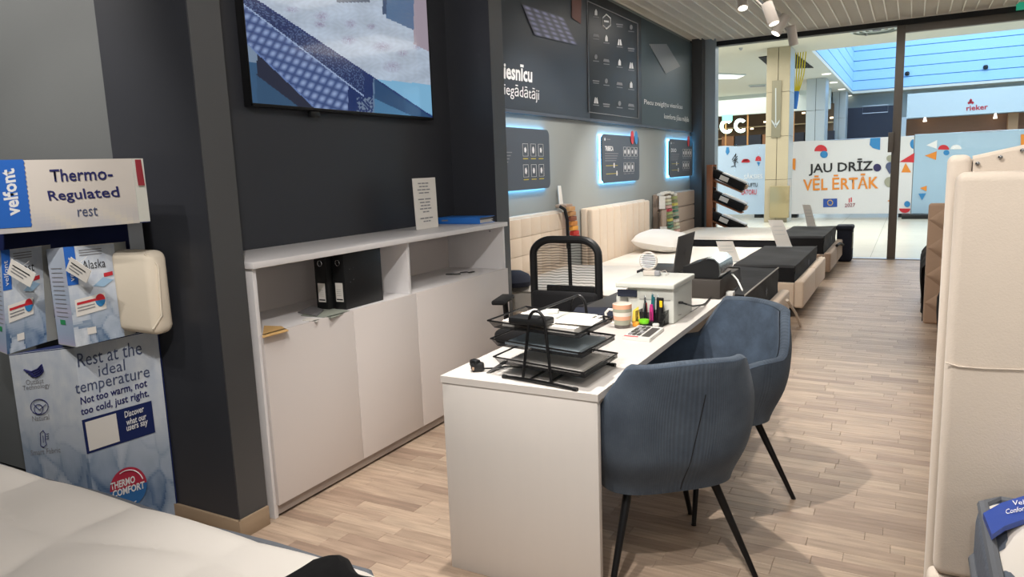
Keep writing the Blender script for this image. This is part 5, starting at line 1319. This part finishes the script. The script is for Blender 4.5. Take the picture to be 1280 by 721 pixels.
# dark pad / second lower surface beyond the trays
mtp = [P(735, 387, z=DZ+.002), P(779, 363, z=DZ+.002), P(800, 361, z=DZ+.002), P(768, 392, z=DZ+.002)]
b = MB(); b.prism([P(712, 392, z=DZ+.001), P(779, 362.5, z=DZ+.001), P(804, 363, z=DZ+.001), P(764, 392, z=DZ+.001)], (0, 0, .004))
tag(b.build('desk_pad', M['graph']), 'dark grey desk pad between the chair and the mug', 'desk pad')
b = MB(); b.box(P(752, 391, z=DZ+.02), (.28, .18, .028), .01, Matrix.Rotation(.3, 4, 'Z')); tag(b.build('notebook', M['navy']), 'navy notebook lying on the desk left of the mug', 'notebook')
b = MB(); b.prism([P(777, 365, z=DZ+.012), P(792, 366, z=DZ+.012), P(785, 360, z=DZ+.05)], (.002, .01, .002)); tag(b.build('folded_note', M['paper']), 'small folded white paper on the grey desk pad', 'paper')
# letter trays: three mesh trays between two A-frames
ltr = thing('letter_tray_stand', 'black three tier wire letter tray with arched end frames on the near desk corner', 'letter tray', (-1.2, 2.45, DZ))
n0, n1 = P(631, 470.5, z=DZ+.006), P(719, 486.5, z=DZ+.006)
def frame(n0, n1, apx, m=M['blackm']):
    top = apx; k0, k1 = n0+(n1-n0)*.27, n0+(n1-n0)*.68
    b = MB(); b.tube([n0, n0+(n1-n0)*.3+Vector((0, 0, .004)), n0+(n1-n0)*.7+Vector((0, 0, .004)), n1], .0062, 8); b.build('foot_bar', m, ltr)
    for p_ in (n0, n1):
        d = (n1-n0).normalized(); MB().cyl(p_-d*.008, p_+d*.008, .0078, None, 10).build('rubber_cap', M['black'], ltr)
    pts = [k0]
    for i in range(13):
        a_ = pi*i/12
        pts.append((k0+k1)/2*0+Vector((top.x, top.y, top.z-.045))-(k1-k0).normalized()*.034*cos(a_)+Vector((0, 0, .045*sin(a_))))
    pts.append(k1)
    b = MB(); b.tube(pts, .0055, 8); b.build('arch_frame', m, ltr); return k0, k1
apx = P(676, 389, y=2.30); 
midn = (n0+n1)/2; apx = Vector((midn.x-.005, midn.y+.01, P(676, 390, y=midn.y).z))
dirn = (n1-n0).normalized(); side = Vector((-dirn.y, dirn.x, 0)); side = side if side.y > 0 else -side
fr_ = P(767, 456, z=DZ+.006)
depth_v = fr_-n1; 
m0, m1 = n0+depth_v, fr_
frame(n0, n1, apx); frame(m0, m1, apx+depth_v+Vector((0, 0, 0)))
b = MB()
for k_ in (.35, .62): b.tube([n0+(n1-n0)*k_+Vector((0, 0, .002)), m0+(m1-m0)*k_+Vector((0, 0, .002))], .004, 6)
b.build('base_rod', M['blackm'], ltr)
b = MB(); b.tube([apx, apx+depth_v*.5+Vector((0, 0, .0)), apx+depth_v], .005, 8); b.build('handle_rod', M['blackm'], ltr)
du = depth_v.copy(); du.z = 0
wmesh = mat('wire_mesh', '2A2A2C', .5, metal=.3, alpha=.5)
for k in range(3):
    z = DZ+.042+.066*k; off = -.07+.0*k
    o_ = n0+dirn*(-.055+.01*(2-k))+du*.07; o_.z = z
    ux = dirn*.36; uy = du*.86
    g4 = [o_, o_+ux, o_+ux+uy, o_+uy]
    t_ = MB()
    rim = [p_+Vector((0, 0, .017)) for p_ in g4]
    rim[0] = rim[0]-dirn*.03+Vector((0, 0, .006)); rim[3] = rim[3]-dirn*.03+Vector((0, 0, .006))
    t_.prism(g4, (0, 0, .002)); 
    tr_ = t_.build('tray', wmesh, ltr)
    s_ = MB()
    for i in range(4):
        j = (i+1) % 4
        if i == 3: continue
        s_.prism([g4[i], g4[j], rim[j], rim[i]], (0, 0, .0015))
    s_.build('tray_wall', wmesh, tr_)
    r_ = MB(); r_.tube(rim, .0034, 6, True); r_.build('tray_rim', M['blackm'], tr_)
    pm = (M['wprint'] if k == 0 else (mat('bluish_document', 'B5C4CE', .7, noise=.35, nscale=14) if k == 1 else M['paper']))
    doc = MB(); a0 = o_+ux*.06+uy*.08; doc.prism([a0+Vector((0, 0, .004)), a0+ux*.86+Vector((0, 0, .004)), a0+ux*.86+uy*.84+Vector((0, 0, .004)), a0+uy*.84+Vector((0, 0, .004))], (0, 0, .008+.012*(k == 2)))
    tag(doc.build('document_stack', pm if k else M['paper']), ['white papers in the lowest letter tray', 'grey blue printed papers in the middle letter tray', 'white papers heaped in the top letter tray'][k], 'papers', 'papers in the letter trays')
    if k == 2:
        for i in range(4):
            a1 = a0+ux*(.12+.15*i)+uy*(.1+.12*(i % 3)); a1.z = z+.0262+.0016*i
            d2 = MB(); d2.prism([a1, a1+ux*.42+uy*.05, a1+ux*.4+uy*.45, a1-ux*.03+uy*.4], (0, 0, .0012)); tag(d2.build('loose_sheet', M['paper'] if i % 2 else M['wprint']), ['lowest loose white sheet on the top letter tray, near the front', 'second loose white sheet on the top letter tray', 'third loose white sheet on the top letter tray', 'uppermost loose white sheet, toward the right of the top tray'][i], 'papers', 'loose sheets on the letter trays')
top_z = DZ+.042+.132+.034
hp_ = P(660, 398, z=top_z)
cs_ = thing('glasses_case', 'black case lying at the left of the top letter tray', 'case', P(662, 400, z=top_z-.006))
b = MB(); b.box(P(664, 400, z=top_z+.006), (.15, .07, .026), .008, Matrix.Rotation(math.atan2(dirn.y, dirn.x)+.1, 4, 'Z')); b.build('case_body', M['black'], cs_)
b = MB(); b.box(P(690, 389, z=top_z+.004), (.05, .025, .016), .004, Matrix.Rotation(.3, 4, 'Z')); tag(b.build('correction_roller', M['calc']), 'small white block on the back of the top letter tray', 'stationery')
# power plug on the desk
pg = thing('power_plug', 'black plug with short cable on the near left corner of the desk', 'plug', P(597, 458, z=DZ))
c = P(597, 458, z=DZ+.018)
MB().box(c, (.05, .034, .034), .011, Matrix.Rotation(.5, 4, 'Z')).build('plug_body', M['black'], pg)
MB().box(c+Vector((-.01, .0, .012)), (.03, .04, .03), .009, Matrix.Rotation(1.2, 4, 'Z')).build('plug_body', M['black'], pg)
MB().box(c+Vector((-.006, -.022, -.004)), (.008, .004, .012), .001).build('contact', M['tan'], pg)
b = MB(); b.tube([c+Vector((.02, .0, -.006)), P(617, 460, z=DZ+.006), P(632, 458, z=DZ+.01), P(650, 459, z=DZ+.006), P(668, 456, z=DZ+.006)], .003, 6); b.build('cable', M['black'], pg)
b = MB(); b.prism([P(608, 466, z=DZ+.002), P(613, 466, z=DZ+.002), P(636, 452, z=DZ+.02), P(630, 451, z=DZ+.02)], (0, 0, .002)); tag(b.build('pen', M['graph']), 'dark pen lying beside the plug under the trays', 'pen')
# mug
mc_ = P(778, 409, z=DZ); mc_.z = DZ+.001
mg = thing('mug', 'striped peach, white and grey ceramic mug', 'mug', mc_)
R_, H_ = .044, .11
def ring(z0, z1, m, nm='glaze_band'):
    rad = lambda z: R_*(.80+.2*min(1, z/H_*1.4))
    MB().lathe([(rad(z0), z0), (rad((z0+z1)/2), (z0+z1)/2), (rad(z1), z1)], mc_, 28).build(nm, m, mg, recalc=True)
edges_ = [(0, .015, 'mug4'), (.015, .038, 'mug3'), (.038, .056, 'mug1'), (.056, .074, 'mug2'), (.074, .090, 'mug3'), (.090, .11, 'mug1')]
for z0, z1, m in edges_: ring(z0, z1, M[m])
MB().lathe([(R_, .11), (R_-.0035, .1115), (R_-.004, .06), (.001, .055)], mc_, 28).build('inner_wall', M['mug2'], mg)
MB().lathe([(.001, .0), (R_*.8, .0)], mc_, 28).build('base', M['mug4'], mg)
lv = (mc_-Vector((0, 0, 0))); sd = Vector((-R2.x, -R2.y, 0)).normalized()
b = MB(); b.tube([mc_+sd*(R_*.93)+Vector((0, 0, .082)), mc_+sd*(R_+.018)+Vector((0, 0, .086)), mc_+sd*(R_+.032)+Vector((0, 0, .07)), mc_+sd*(R_+.03)+Vector((0, 0, .045)), mc_+sd*(R_+.012)+Vector((0, 0, .025)), mc_+sd*(R_*.86)+Vector((0, 0, .02))], .006, 8); b.build('handle', M['mug2'], mg)
# sticky notes and pen holder
c = P(797, 405, z=DZ)
b = MB(); b.prism([P(792, 408, z=DZ+.001), P(803, 407, z=DZ+.001), P(803, 401, z=DZ+.001), P(795, 401, z=DZ+.001)], (0, 0, .002))
tag(b.build('sticky_notes', M['sticky']), 'yellow sticky note under the pen holder beside the mug', 'notes')
b = MB(); b.prism([P(790, 404, y=3.17), P(800, 404, y=3.17), P(798, 383, y=3.2), P(791, 388, y=3.2)], (0, .003, 0)); tag(b.build('note_card', M['sticky']), 'yellow note card leaning behind the mug', 'notes')
ph = thing('pen_holder', 'black wire pen holder filled with pens beside the mug', 'pen holder', P(817, 405, z=DZ))
pc0 = P(813, 407, z=DZ+.001); 
W_, D_, Hh = .125, .09, .075
cx, cy = pc0.x+.0, pc0.y+.035
rt = Matrix.Rotation(-.1, 4, 'Z')
b = MB(); b.box((cx, cy, DZ+.003), (W_, D_, .004), 0, rt); b.build('base', M['blackm'], ph)
b = MB()
for sx in (-1, 1):
    b.box((cx+sx*W_/2, cy, DZ+.035), (.003, D_, .065), 0, rt)
b.box((cx, cy+D_/2, DZ+.035), (W_, .003, .065), 0, rt); b.box((cx, cy-D_/2, DZ+.012), (W_, .003, .022), 0, rt); b.box((cx+.01, cy, DZ+.035), (.003, D_, .065), 0, rt); b.box((cx, cy-.01, DZ+.03), (W_, .003, .055), 0, rt)
b.build('wire_walls', wmesh, ph)
b = MB(); b.tube([Vector((cx+sx*W_/2, cy+sy*D_/2, DZ+.068 if sy > 0 else DZ+.026)) for sx, sy in ((-1, -1), (1, -1), (1, 1), (-1, 1))], .0022, 5, True); b.build('rim', M['blackm'], ph)
pens = [('black', -.045, .02, .12, 'black'), ('teal', -.02, .03, .135, 'teal'), ('blackm', -.03, .01, .11, 'dark grey'), ('teal', -.008, .02, .125, 'teal topped'), ('black', .012, .025, .125, 'long black'), ('navy', .002, .03, .12, 'navy'), ('steel', -.052, .0, .10, 'silver'), ('red', -.038, .03, .095, 'red')]
for k, (m, dx, dy, h, nm_) in enumerate(pens):
    x_, y_ = cx+dx, cy+dy; lean = .012*sin(k*2.3)
    t = thing('pen', nm_+' pen standing in the wire pen holder', 'pen', (x_, y_, DZ+.006), 0, 'pens in the wire holder')
    MB().cyl((x_, y_, DZ+.006), (x_+lean, y_+.004, DZ+h), .0045, None, 8).build('barrel', M[m], t)
    MB().cyl((x_+lean, y_+.004, DZ+h+.0005), (x_+lean*1.1, y_+.005, DZ+h+.012), .0035, .002, 8).build('clip_end', M['chrome'], t)
t = thing('highlighter', 'magenta highlighter pen standing in the front of the pen holder', 'highlighter', (cx+.004, cy-.03, DZ+.006))
MB().cyl((cx+.004, cy-.03, DZ+.02), (cx+.004, cy-.03, DZ+.085), .0095, None, 12).build('barrel', M['pink'], t); MB().cyl((cx+.004, cy-.03, DZ+.0855), (cx+.004, cy-.03, DZ+.1), .008, .007, 12).build('cap', M['pink'], t)
t = thing('marker_pen', 'thick black marker with yellow label standing in the pen holder', 'marker', (cx+.042, cy-.02, DZ+.006))
MB().cyl((cx+.042, cy-.02, DZ+.02), (cx+.046, cy-.02, DZ+.13), .014, .013, 14).build('barrel', M['black'], t); MB().box((cx+.05, cy-.034, DZ+.105), (.013, .004, .03), .001).build('yellow_label', M['yel'], t)
t = thing('marker_pen', 'thick plain black marker standing at the back of the pen holder', 'marker', (cx+.028, cy+.01, DZ+.006))
MB().cyl((cx+.028, cy+.01, DZ+.02), (cx+.028, cy+.01, DZ+.125), .012, None, 14).build('barrel', M['black'], t)
b = MB(); b.lathe([(.001, 0), (.022, .0), (.026, .008), (.024, .018), (.001, .022)], P(805, 404, z=DZ+.012), 18); tag(b.build('glue_pot', M['lime']), 'lime green round pot at the front of the pen holder', 'pot')
b = MB(); b.box(P(795, 405, z=DZ+.012), (.028, .028, .022), .006); tag(b.build('eraser_block', M['oran']), 'orange cube between the mug and the green pot', 'stationery')
b = MB(); b.box(P(820, 406, z=DZ+.012), (.03, .02, .014), .005); tag(b.build('eraser_block', M['calc']), 'pale eraser at the front right of the pen holder', 'stationery')
# calculator
A_, B2, C2, D2_ = P(778, 424, z=DZ+.001), P(812, 427.5, z=DZ+.001), P(830, 413, z=DZ+.001), P(798, 410, z=DZ+.001)
cl_ = thing('calculator', 'pale grey desk calculator with a red stripe, in front of the mug', 'calculator', (A_+C2)/2)
b = MB(); b.prism([A_, B2, C2, D2_], (0, 0, .014)); b.build('body', M['calc'], cl_)
L_ = lambda s, r: A_*(1-s)*(1-r)+B2*s*(1-r)+C2*s*r+D2_*(1-s)*r+Vector((0, 0, .0145))
shape('display_window', [L_(.62, .12), L_(.92, .12), L_(.92, .88), L_(.62, .88)], M['graph'], cl_)
b = MB(); b.prism([L_(.04, .02)+Vector((0, 0, 0)), L_(.55, .02), L_(.55, .08), L_(.04, .08)], (0, 0, .001)); b.build('red_stripe', M['red'], cl_)
for i in range(3):
    for k in range(4):
        s0, r0 = .1+.165*i, .16+.2*k
        MB().prism([L_(s0, r0), L_(s0+.12, r0), L_(s0+.12, r0+.14), L_(s0, r0+.14)], (0, 0, .003)).build('key', M['graph'] if (i+k) % 3 else M['gink'], cl_)
# small loop of wire / glasses beside the trays
b = MB(); b.tube([P(752, 399, z=DZ+.004), P(760, 394, z=DZ+.012), P(766, 399, z=DZ+.006), P(758, 404, z=DZ+.004), P(749, 405, z=DZ+.004)], .0022, 6)
tag(b.build('reading_glasses', M['rackwood']), 'thin brown wire glasses on the desk behind the trays', 'glasses')
b = MB(); b.tube([P(736, 436, z=DZ+.002), P(755, 428, z=DZ+.03), P(764, 422, z=DZ+.002)], .0016, 5); tag(b.build('paper_clip_wire', M['gink']), 'thin pale wire on the desk right of the trays', 'wire')

# white printer
PX1, PY0 = -.935, 3.235
wp = thing('printer', 'white compact printer with flat lid and a black power cable', 'printer', (-1.07, 3.4, DZ))
PX0, PY1 = -1.165, 3.56
zl = P(842, 367, x=PX1, ).z if False else DZ+.165
MB().bb(PX0+.004, PX1-.004, PY0+.004, PY1, DZ+.001, zl-.001, .006, 3).build('body', M['wprint'], wp)
lt = [P(778.5, 349, z=zl+.028), P(842, 357.5, z=zl+.028)]
lw = MB(); lw.bb(PX0-.05, PX1+.004, PY0-.02, PY1+.02, zl, zl+.026, .006, 3); lw.build('lid', M['wprint'], wp)
MB().bb(PX0-.07, PX0+.003, PY0+.03, PY1-.02, DZ+.001, zl-.04, .018, 4).build('side_unit', M['wprint'], wp)
MB().bb(PX0-.045, PX0+.05, PY0-.006, PY0+.006, zl-.045, zl-.012, .001).build('paper_slot', M['navy'], wp)
MB().bb(PX0+.06, PX1-.02, PY0+.002, PY0+.0045, zl-.055, zl-.053).build('seam', M['gink'], wp)
pq = P(849, 378, x=PX1)
b = MB(); b.box(pq+Vector((.008, 0, 0)), (.022, .012, .012), .003); b.build('cable_plug', M['black'], wp)
b = MB(); b.tube([pq+Vector((.01, 0, 0)), P(858, 380, x=PX1+.03), P(866, 382.5, z=DZ+.04), P(880, 381, z=DZ+.01), P(888, 372, z=DZ+.006), P(896, 366, z=DZ+.006)], .0045, 6); b.build('power_cable', M['black'], wp)
b = MB(); b.tube([P(848, 394, x=PX1+.004), P(857, 391, z=DZ+.004), P(865, 389, z=DZ+.004), P(882, 378, z=DZ+.004)], .0015, 5); b.build('thin_wire', M['graph'], wp)
# little fan on top
fc = P(811, 330, z=zl+.07); fc.z = zl+.065; fc = Vector((-1.13, 3.46, zl+.075))
fc = P(810.5, 326, y=3.45)
fn_ = thing('desk_fan', 'small white round fan standing on the white printer', 'fan', (fc.x, fc.y, zl+.027))
rf = .042
b = MB(); b.tube([fc+Vector((rf*cos(a_), 0, rf*sin(a_))) for a_ in [2*pi*i/24 for i in range(24)]], .006, 8, True); b.build('ring', M['lamp'], fn_)
for k in range(7):
    zz = -.03+.01*k; w_ = math.sqrt(max(0, rf*rf-zz*zz))
    MB().tube([fc+Vector((-w_, -.005, zz)), fc+Vector((w_, -.005, zz))], .0022, 5).build('grille_bar', M['wink'], fn_)
b = MB(); b.cyl(fc+Vector((0, .006, 0)), fc+Vector((0, .02, 0)), .036, .03, 20); b.build('rear_cover', M['gink'], fn_)
zf0 = fc.z-rf-.004
b = MB(); b.bb(fc.x-.025, fc.x+.035, fc.y-.015, fc.y+.025, zl+.027, max(zf0, zl+.035), .004); b.build('foot', M['lamp'], fn_)
b = MB(); b.box((fc.x+.045, fc.y, zl+.04), (.03, .03, .026), .006); b.build('motor_knob', M['gink'], fn_)
b = MB(); b.tube([(fc.x+.055, fc.y, zl+.045), (fc.x+.085, fc.y, zl+.055), (fc.x+.1, fc.y+.01, zl+.035), (fc.x+.08, fc.y+.02, zl+.029)], .002, 5); b.build('wire', M['lamp'], fn_)
# laptop: lid back towards the customers
X = -1.17
l0, l1 = P(849, 296, x=X), P(869, 289, x=X); l2 = P(846, 341, x=X+.03)
zb_ = DZ+.1
lp_ = thing('laptop', 'dark grey open laptop, its lid back towards the aisle, beyond the white printer', 'laptop', (X-.1, (l0.y+l1.y)/2, zb_))
b = MB(); y_0, y_1 = l0.y, l1.y
ztop = (l0.z+l1.z)/2
b.prism([Vector((X-.035, y_0, zb_+.0)), Vector((X-.035, y_1, zb_+.0)), Vector((X, y_1, ztop)), Vector((X, y_0, ztop))], (-.006, 0, 0)); b.build('lid', M['graph'], lp_)
MB().bb(X-.26, X-.043, y_0, y_1, zb_-.004, zb_+.012, .003).build('base', M['black'], lp_)
MB().bb(X-.24, X-.03, y_0+.02, y_1-.02, DZ+.001, zb_-.005, .004).build('riser', M['brownbox'], lp_)
cc = Vector((X-.0165, (y_0+y_1)/2, (zb_+ztop)/2))
shape('emblem', [cc+Vector((-.0035, -.02, -.02)), cc+Vector((-.0035, .02, -.02)), cc+Vector((.0045, .02, .02)), cc+Vector((.0045, -.02, .02))], M['gink'] if False else M['black'], lp_, (.001, 0, 0))
# label printer on a dark box
bx = thing('storage_box', 'dark brown box under the black label printer at the far desk end', 'box', (-.98, 4.1, DZ))
BX0, BX1, BY0, BY1, BZ = -1.10, -.885, 3.93, 4.45, DZ+.105
MB().bb(BX0, BX1, BY0, BY1, DZ+.001, BZ, .003).build('box_body', M['brownbox'], bx)
lpn = thing('label_printer', 'black label printer with a chrome rounded front on the dark box', 'printer', (-.98, 4.1, BZ))
prof = [(-.10, 0), (.095, 0), (.10, .03), (.095, .075), (.07, .10), (.02, .105), (-.02, .085), (-.10, .06)]
b = MB(); b.prism([(BX0+.105+x_, BY0+.03, BZ+.004+z_) for x_, z_ in prof], (0, .30, 0)); b.build('housing', M['black'], lpn)
prof2 = [(.102, .012), (.108, .045), (.100, .085), (.072, .110), (.03, .112), (.03, .107), (.07, .104), (.096, .077), (.101, .03), (.097, .012)]
b = MB(); b.prism([(BX0+.105+x_, BY0+.022, BZ+.004+z_) for x_, z_ in prof2], (0, .316, 0)); b.build('chrome_cover', M['chrome'], lpn)
b = MB(); b.bb(BX0+.0, BX1+.0, BY0+.06, BY0+.3, BZ+.001, BZ+.004); b.build('foot', M['black'], lpn)
b = MB(); b.tube([(BX1-.01, BY0+.3, BZ+.03), (BX1+.03, BY0+.36, BZ+.02), (BX1+.05, BY0+.3, DZ+.06), (BX1+.04, BY0+.2, DZ+.02), (BX1+.0+.03, BY0+.1, DZ+.01)], .006, 6); b.build('cable', M['black'], lpn)
b = MB(); b.tube([P(910, 343, y=4.25), P(916, 343, y=4.2), P(922, 350, y=4.1), P(928, 363, y=4.0)], .005, 6); b.build('white_cable', M['calc'], lpn)
c = P(918, 368, z=DZ+.01); MB().box((BX1+.03, 4.05, DZ+.014), (.04, .05, .026), .004).build('adapter', M['calc'], lpn)

# ================================================================== BLUE CHAIRS
def spow(v, e): return math.copysign(abs(v)**e, v)
def sm(a, b_, x_):
    t_ = max(0, min(1, (x_-a)/(b_-a))); return t_*t_*(3-2*t_)
def shell_pt(u, v, off=0.0):
    """u -1..1 around the back from left arm to right arm, v 0..1 upwards; chair faces +Y"""
    au = abs(u)
    ztop = .84-.008*sm(0, .2, au)-.185*sm(.25, .43, au)-.035*sm(.45, 1, au)
    z = .362+(ztop-.362)*v
    kz = (z-.362)/.48
    Wd = .238+.07*sm(-.1, .5, kz)-.045*sm(.6, 1.05, kz) - off
    back = -.232-.04*sm(0, .3, kz)-.07*kz + off
    if au <= .52:
        ph = (au/.52)*pi/2
        x = Wd*spow(sin(ph), .66); y = back+(abs(back)-.06)*(1-spow(cos(ph), .58))
    else:
        k = (au-.52)/.48; x = Wd+.012*k*0; y = -.06+k*(.24+.04*kz); x = Wd-.02*k*k
    cave = .02*(1-kz)**2*sm(.55, 1, au)
    return Vector((math.copysign(x, u) if u else 0, y, z)), Wd
def tub_chair(label):
    t = thing('tub_chair', label, 'chair', (0, 0, 0), 0, 'blue corduroy tub chairs at the desk')
    NU, NV = 72, 22
    def fo(s, r): return shell_pt(s*2-1, r)[0]
    def fi(s, r):
        p_ = shell_pt(s*2-1, .18+.82*r, .04)[0]; return p_
    b = MB(); b.grid(fo, NU, NV)
    b.grid(lambda s, r: shell_pt(s*2-1, 1, .018*(1-cos(pi*r)))[0]+Vector((0, 0, .016*sin(pi*r))), NU, 6)
    for sg_ in (0, 1):
        b.grid(lambda s, r: fo(sg_, r)*(1-s)+shell_pt(sg_*2-1, r, .036)[0]*s+Vector((0, .016*sin(pi*s), 0)), 5, NV)
    bmesh.ops.remove_doubles(b.bm, verts=b.bm.verts[:], dist=.0008)
    sh_ = b.build('outer_shell', CORD, t, local=True)
    part_label(sh_, 'ribbed corduroy outer shell')
    b = MB(); b.grid(fi, NU, 16); b.build('inner_padding', VELV, t, local=True)
    pts = [shell_pt(-1+2*i/60, 1, .004)[0]+Vector((0, 0, .004)) for i in range(61)]
    b = MB(); b.tube(pts, .0045, 6); b.build('edge_piping', VELV, t, local=True)
    b = MB(); b.tube([shell_pt(.0+.02*(i/12)**2, .02+.76*i/12, .0002)[0] for i in range(13)], .0018, 5); b.build('back_seam', M['black_edge'], t, local=True)
    b = MB(); b.box((0, .025, .44), (.42, .40, .12), .045, None, 4)
    for v_ in b.bm.verts:
        if v_.co.z > .45: v_.co.z += .02*max(0, 1-(v_.co.x/.25)**2-((v_.co.y-.02)/.25)**2)
        if v_.co.y < -.1: v_.co.x *= .9
    b.build('seat_cushion', VELV, t, local=True)
    b = MB(); n = 36; ring_ = [shell_pt(-1+2*i/n, 0, .004)[0] for i in range(n+1)]
    b.prism([p_+Vector((0, 0, .002)) for p_ in ring_], (0, 0, .03)); b.build('underside_board', M['bfab'], t, local=True)
    b = MB(); b.bb(-.2, .2, .17, .205, .35, .43, .012, 3); b.build('front_apron', CORD, t, local=True)
    for sx in (-1, 1):
        for sy in (-1, 1):
            b = MB(); b.cyl((sx*.16, sy*.15-.0, .36), (sx*.278, sy*.268, .004), .0165, .0095, 14); lg = b.build('leg', M['blackm'], t, local=True)
            b = MB(); b.cyl((sx*.278, sy*.268, .004), (sx*.2785, sy*.2685, .0), .0105, None, 10); b.build('glide', M['black'], lg, local=True)
    return t
ch = tub_chair('blue corduroy tub chair nearest the camera, seen from behind at the desk corner')
CH1 = (-.81, 2.525); D1 = Vector((-.65, .76)).normalized()
ch.location = (*CH1, 0); ch.rotation_euler.z = math.atan2(D1.y, D1.x)-pi/2
c2 = copy_tree(ch); c2['label'] = 'blue corduroy tub chair farther along the desk, its seat side facing the camera'
CH2 = (-.785, 3.20); D2v = Vector((-.62, -.78)).normalized()
c2.location = (*CH2, 0); c2.rotation_euler.z = math.atan2(D2v.y, D2v.x)-pi/2

# ================================================================== OFFICE CHAIR
OX, OY = -1.92, 4.05
oc = thing('office_chair', 'black office chair with mesh back between the cabinet and the desk', 'chair', (OX, OY, 0), radians(0))
yb_ = 4.22; xc = P(708.5, 340, y=yb_).x
zt = P(708, 293, y=yb_).z; hw = (P(753, 330, y=yb_).x-P(665, 330, y=yb_).x)/2; zl_ = zt-.50
def rr_pts(hw, z0, z1, r, y, n=8, bow=.02, taper=.0):
    pts = []
    for (cx_, cz_, a0, sx) in ((hw-r, z1-r, 0, 1), (-hw+r, z1-r, pi/2, -1), (-hw+.03, z0+.03, pi, -1), (hw-.03, z0+.03, 3*pi/2, 1)):
        rad = r if cz_ > (z0+z1)/2 else .03
        for i in range(n+1): a_ = a0+pi/2*i/n; pts.append(Vector((xc+cx_+rad*cos(a_), y+bow*((cx_+rad*cos(a_))/hw)**2*-1, cz_+rad*sin(a_)*(.75 if rad > .05 else 1))))
    return pts
b = MB(); b.tube(rr_pts(hw-.02, zl_, zt-.0+.0, .13, yb_), .025, 10, True); b.build('back_frame', M['black'], oc)
b = MB(); b.grid(lambda s, r: Vector((xc+(s*2-1)*(hw-.03), yb_-.02*(s*2-1)**2+.012*sin(pi*r), zl_+.02+(zt-zl_-.04)*(r if abs(s*2-1) < .55 else min(r, 1-.0*r))-.10*max(0, abs(s*2-1)-.55)**1.5*r*2)), 24, 24); b.build('mesh_back', NET, oc)
b = MB(); b.box((xc+.01, yb_+.03, zl_+.13), (.34, .02, .07), .008); b.build('lumbar_bar', M['black'], oc)
b = MB(); b.tube([(xc, yb_+.05, zl_-.1), (xc, yb_+.055, zl_+.15), (xc, yb_+.045, zt-.05)], .013, 8); b.build('back_spine', M['black'], oc)
b = MB(); b.box((xc, yb_-.28, .50), (.52, .52, .09), .04, None, 4); b.build('seat', M['bfab'], oc)
b = MB(); b.box((xc, yb_-.04, .60), (.46, .06, .22), .025, None, 3); b.build('lower_back_pad', M['bfab'], oc)
for sx in (-1, 1):
    ax_ = xc+sx*.30
    b = MB(); b.tube([(xc+sx*.2, yb_-.25, .46), (ax_, yb_-.25, .47), (ax_+sx*.012, yb_-.26, .56), (ax_+sx*.012, yb_-.27, .665)], .018, 8); ap_ = b.build('armrest', M['black'], oc)
    b = MB(); b.box((ax_+sx*.015, yb_-.29, .685), (.085, .26, .03), .012, Matrix.Rotation(-.25*sx, 4, 'Z'), 3); b.build('arm_pad', M['bfab'], ap_)
MB().cyl((xc, yb_-.28, .1), (xc, yb_-.28, .455), .028, None, 14).build('gas_lift', M['blackm'], oc)
for k in range(5):
    a_ = 2*pi*k/5+.3; e_ = Vector((xc+.3*cos(a_), yb_-.28+.3*sin(a_), .075))
    b = MB(); b.tube([(xc+.02*cos(a_), yb_-.28+.02*sin(a_), .12), (e_+Vector((xc, yb_-.28, .11)))/2+Vector((0, 0, .005)), e_], .018, 8); sp_ = b.build('base_spoke', M['black'], oc)
    b = MB(); b.cyl(e_+Vector((-.012, 0, -.047)), e_+Vector((.012, 0, -.047)), .027, None, 14); b.build('caster', M['black'], sp_)
# something navy on the nearest bed left of the office chair
b = MB(); b.lathe([(.001, .0), (.13, .0), (.15, .04), (.12, .09), (.06, .12), (.001, .125)], (-2.80, P(643, 352, x=-2.80).y, .567), 20)
tag(b.build('round_cushion', M['navy']), 'navy rounded cushion on the nearest cream bed beside the pilaster', 'cushion')

# ================================================================== TRACK LIGHTS
tl = thing('light_track', 'pale ceiling track carrying the spotlights', 'track', (-1.62, 8, ZC-.03))
xt0, xt1 = P(900, -30, z=ZC-.06), P(991, 29, z=ZC-.06)
xT = (P(940, 0, z=ZC-.06).x+P(990, 30, z=ZC-.06).x)/2
yE = P(990, 30, z=ZC-.06).y
MB().bb(xT-.025, xT+.025, 3.0, yE, ZC-.075, ZC-.035, .003).build('rail', M['lamp'], tl)
MB().bb(xT-.012, xT+.012, 3.0, yE+.002, ZC-.0765, ZC-.0755).build('rail_slot', M['gink'], tl)
def tspot(u, v, y, aim, label, on=True, L_=.2, r=.05):
    c = P(u, v, y=y); aim = Vector(aim).normalized()
    t = thing('track_spotlight', label, 'spotlight', c, 0, 'ceiling track spotlights')
    MB().cyl(c-aim*L_/2, c+aim*L_/2, r, None, 24).build('lamp_body', M['lamp'], t)
    if on: MB().cyl(c+aim*(L_/2+.001), c+aim*(L_/2+.004), r*.86, None, 24).build('lens', M['glow'], t)
    else: MB().cyl(c+aim*(L_/2+.001), c+aim*(L_/2+.004), r*.86, None, 24).build('lens', M['gink'], t)
    MB().bb(xT-.02, xT+.02, y-.09, y+.09, ZC-.115, ZC-.078, .004).build('adapter', M['lamp'], t)
    MB().cyl((xT, y, ZC-.115), (c.x, c.y, max(c.z, c.z)), .009, None, 8).build('swivel_arm', M['lamp'], t)
tspot(927, -1, 7.6, (.2, -.35, -.9), 'white track spotlight at the top edge of the picture, lit', True)
tspot(963, 17, 8.6, (.35, -.15, -.9), 'white track spotlight, first of the lit pair left of the storefront', True, .24, .06)
tspot(976, 31, 9.7, (-.45, -.3, -.85), 'white track spotlight, lower of the lit pair', True, .24, .06)
tspot(990.5, 44, 10.6, (.12, .25, -.9), 'pale track spotlight at the track end, turned off', False, .25, .06)
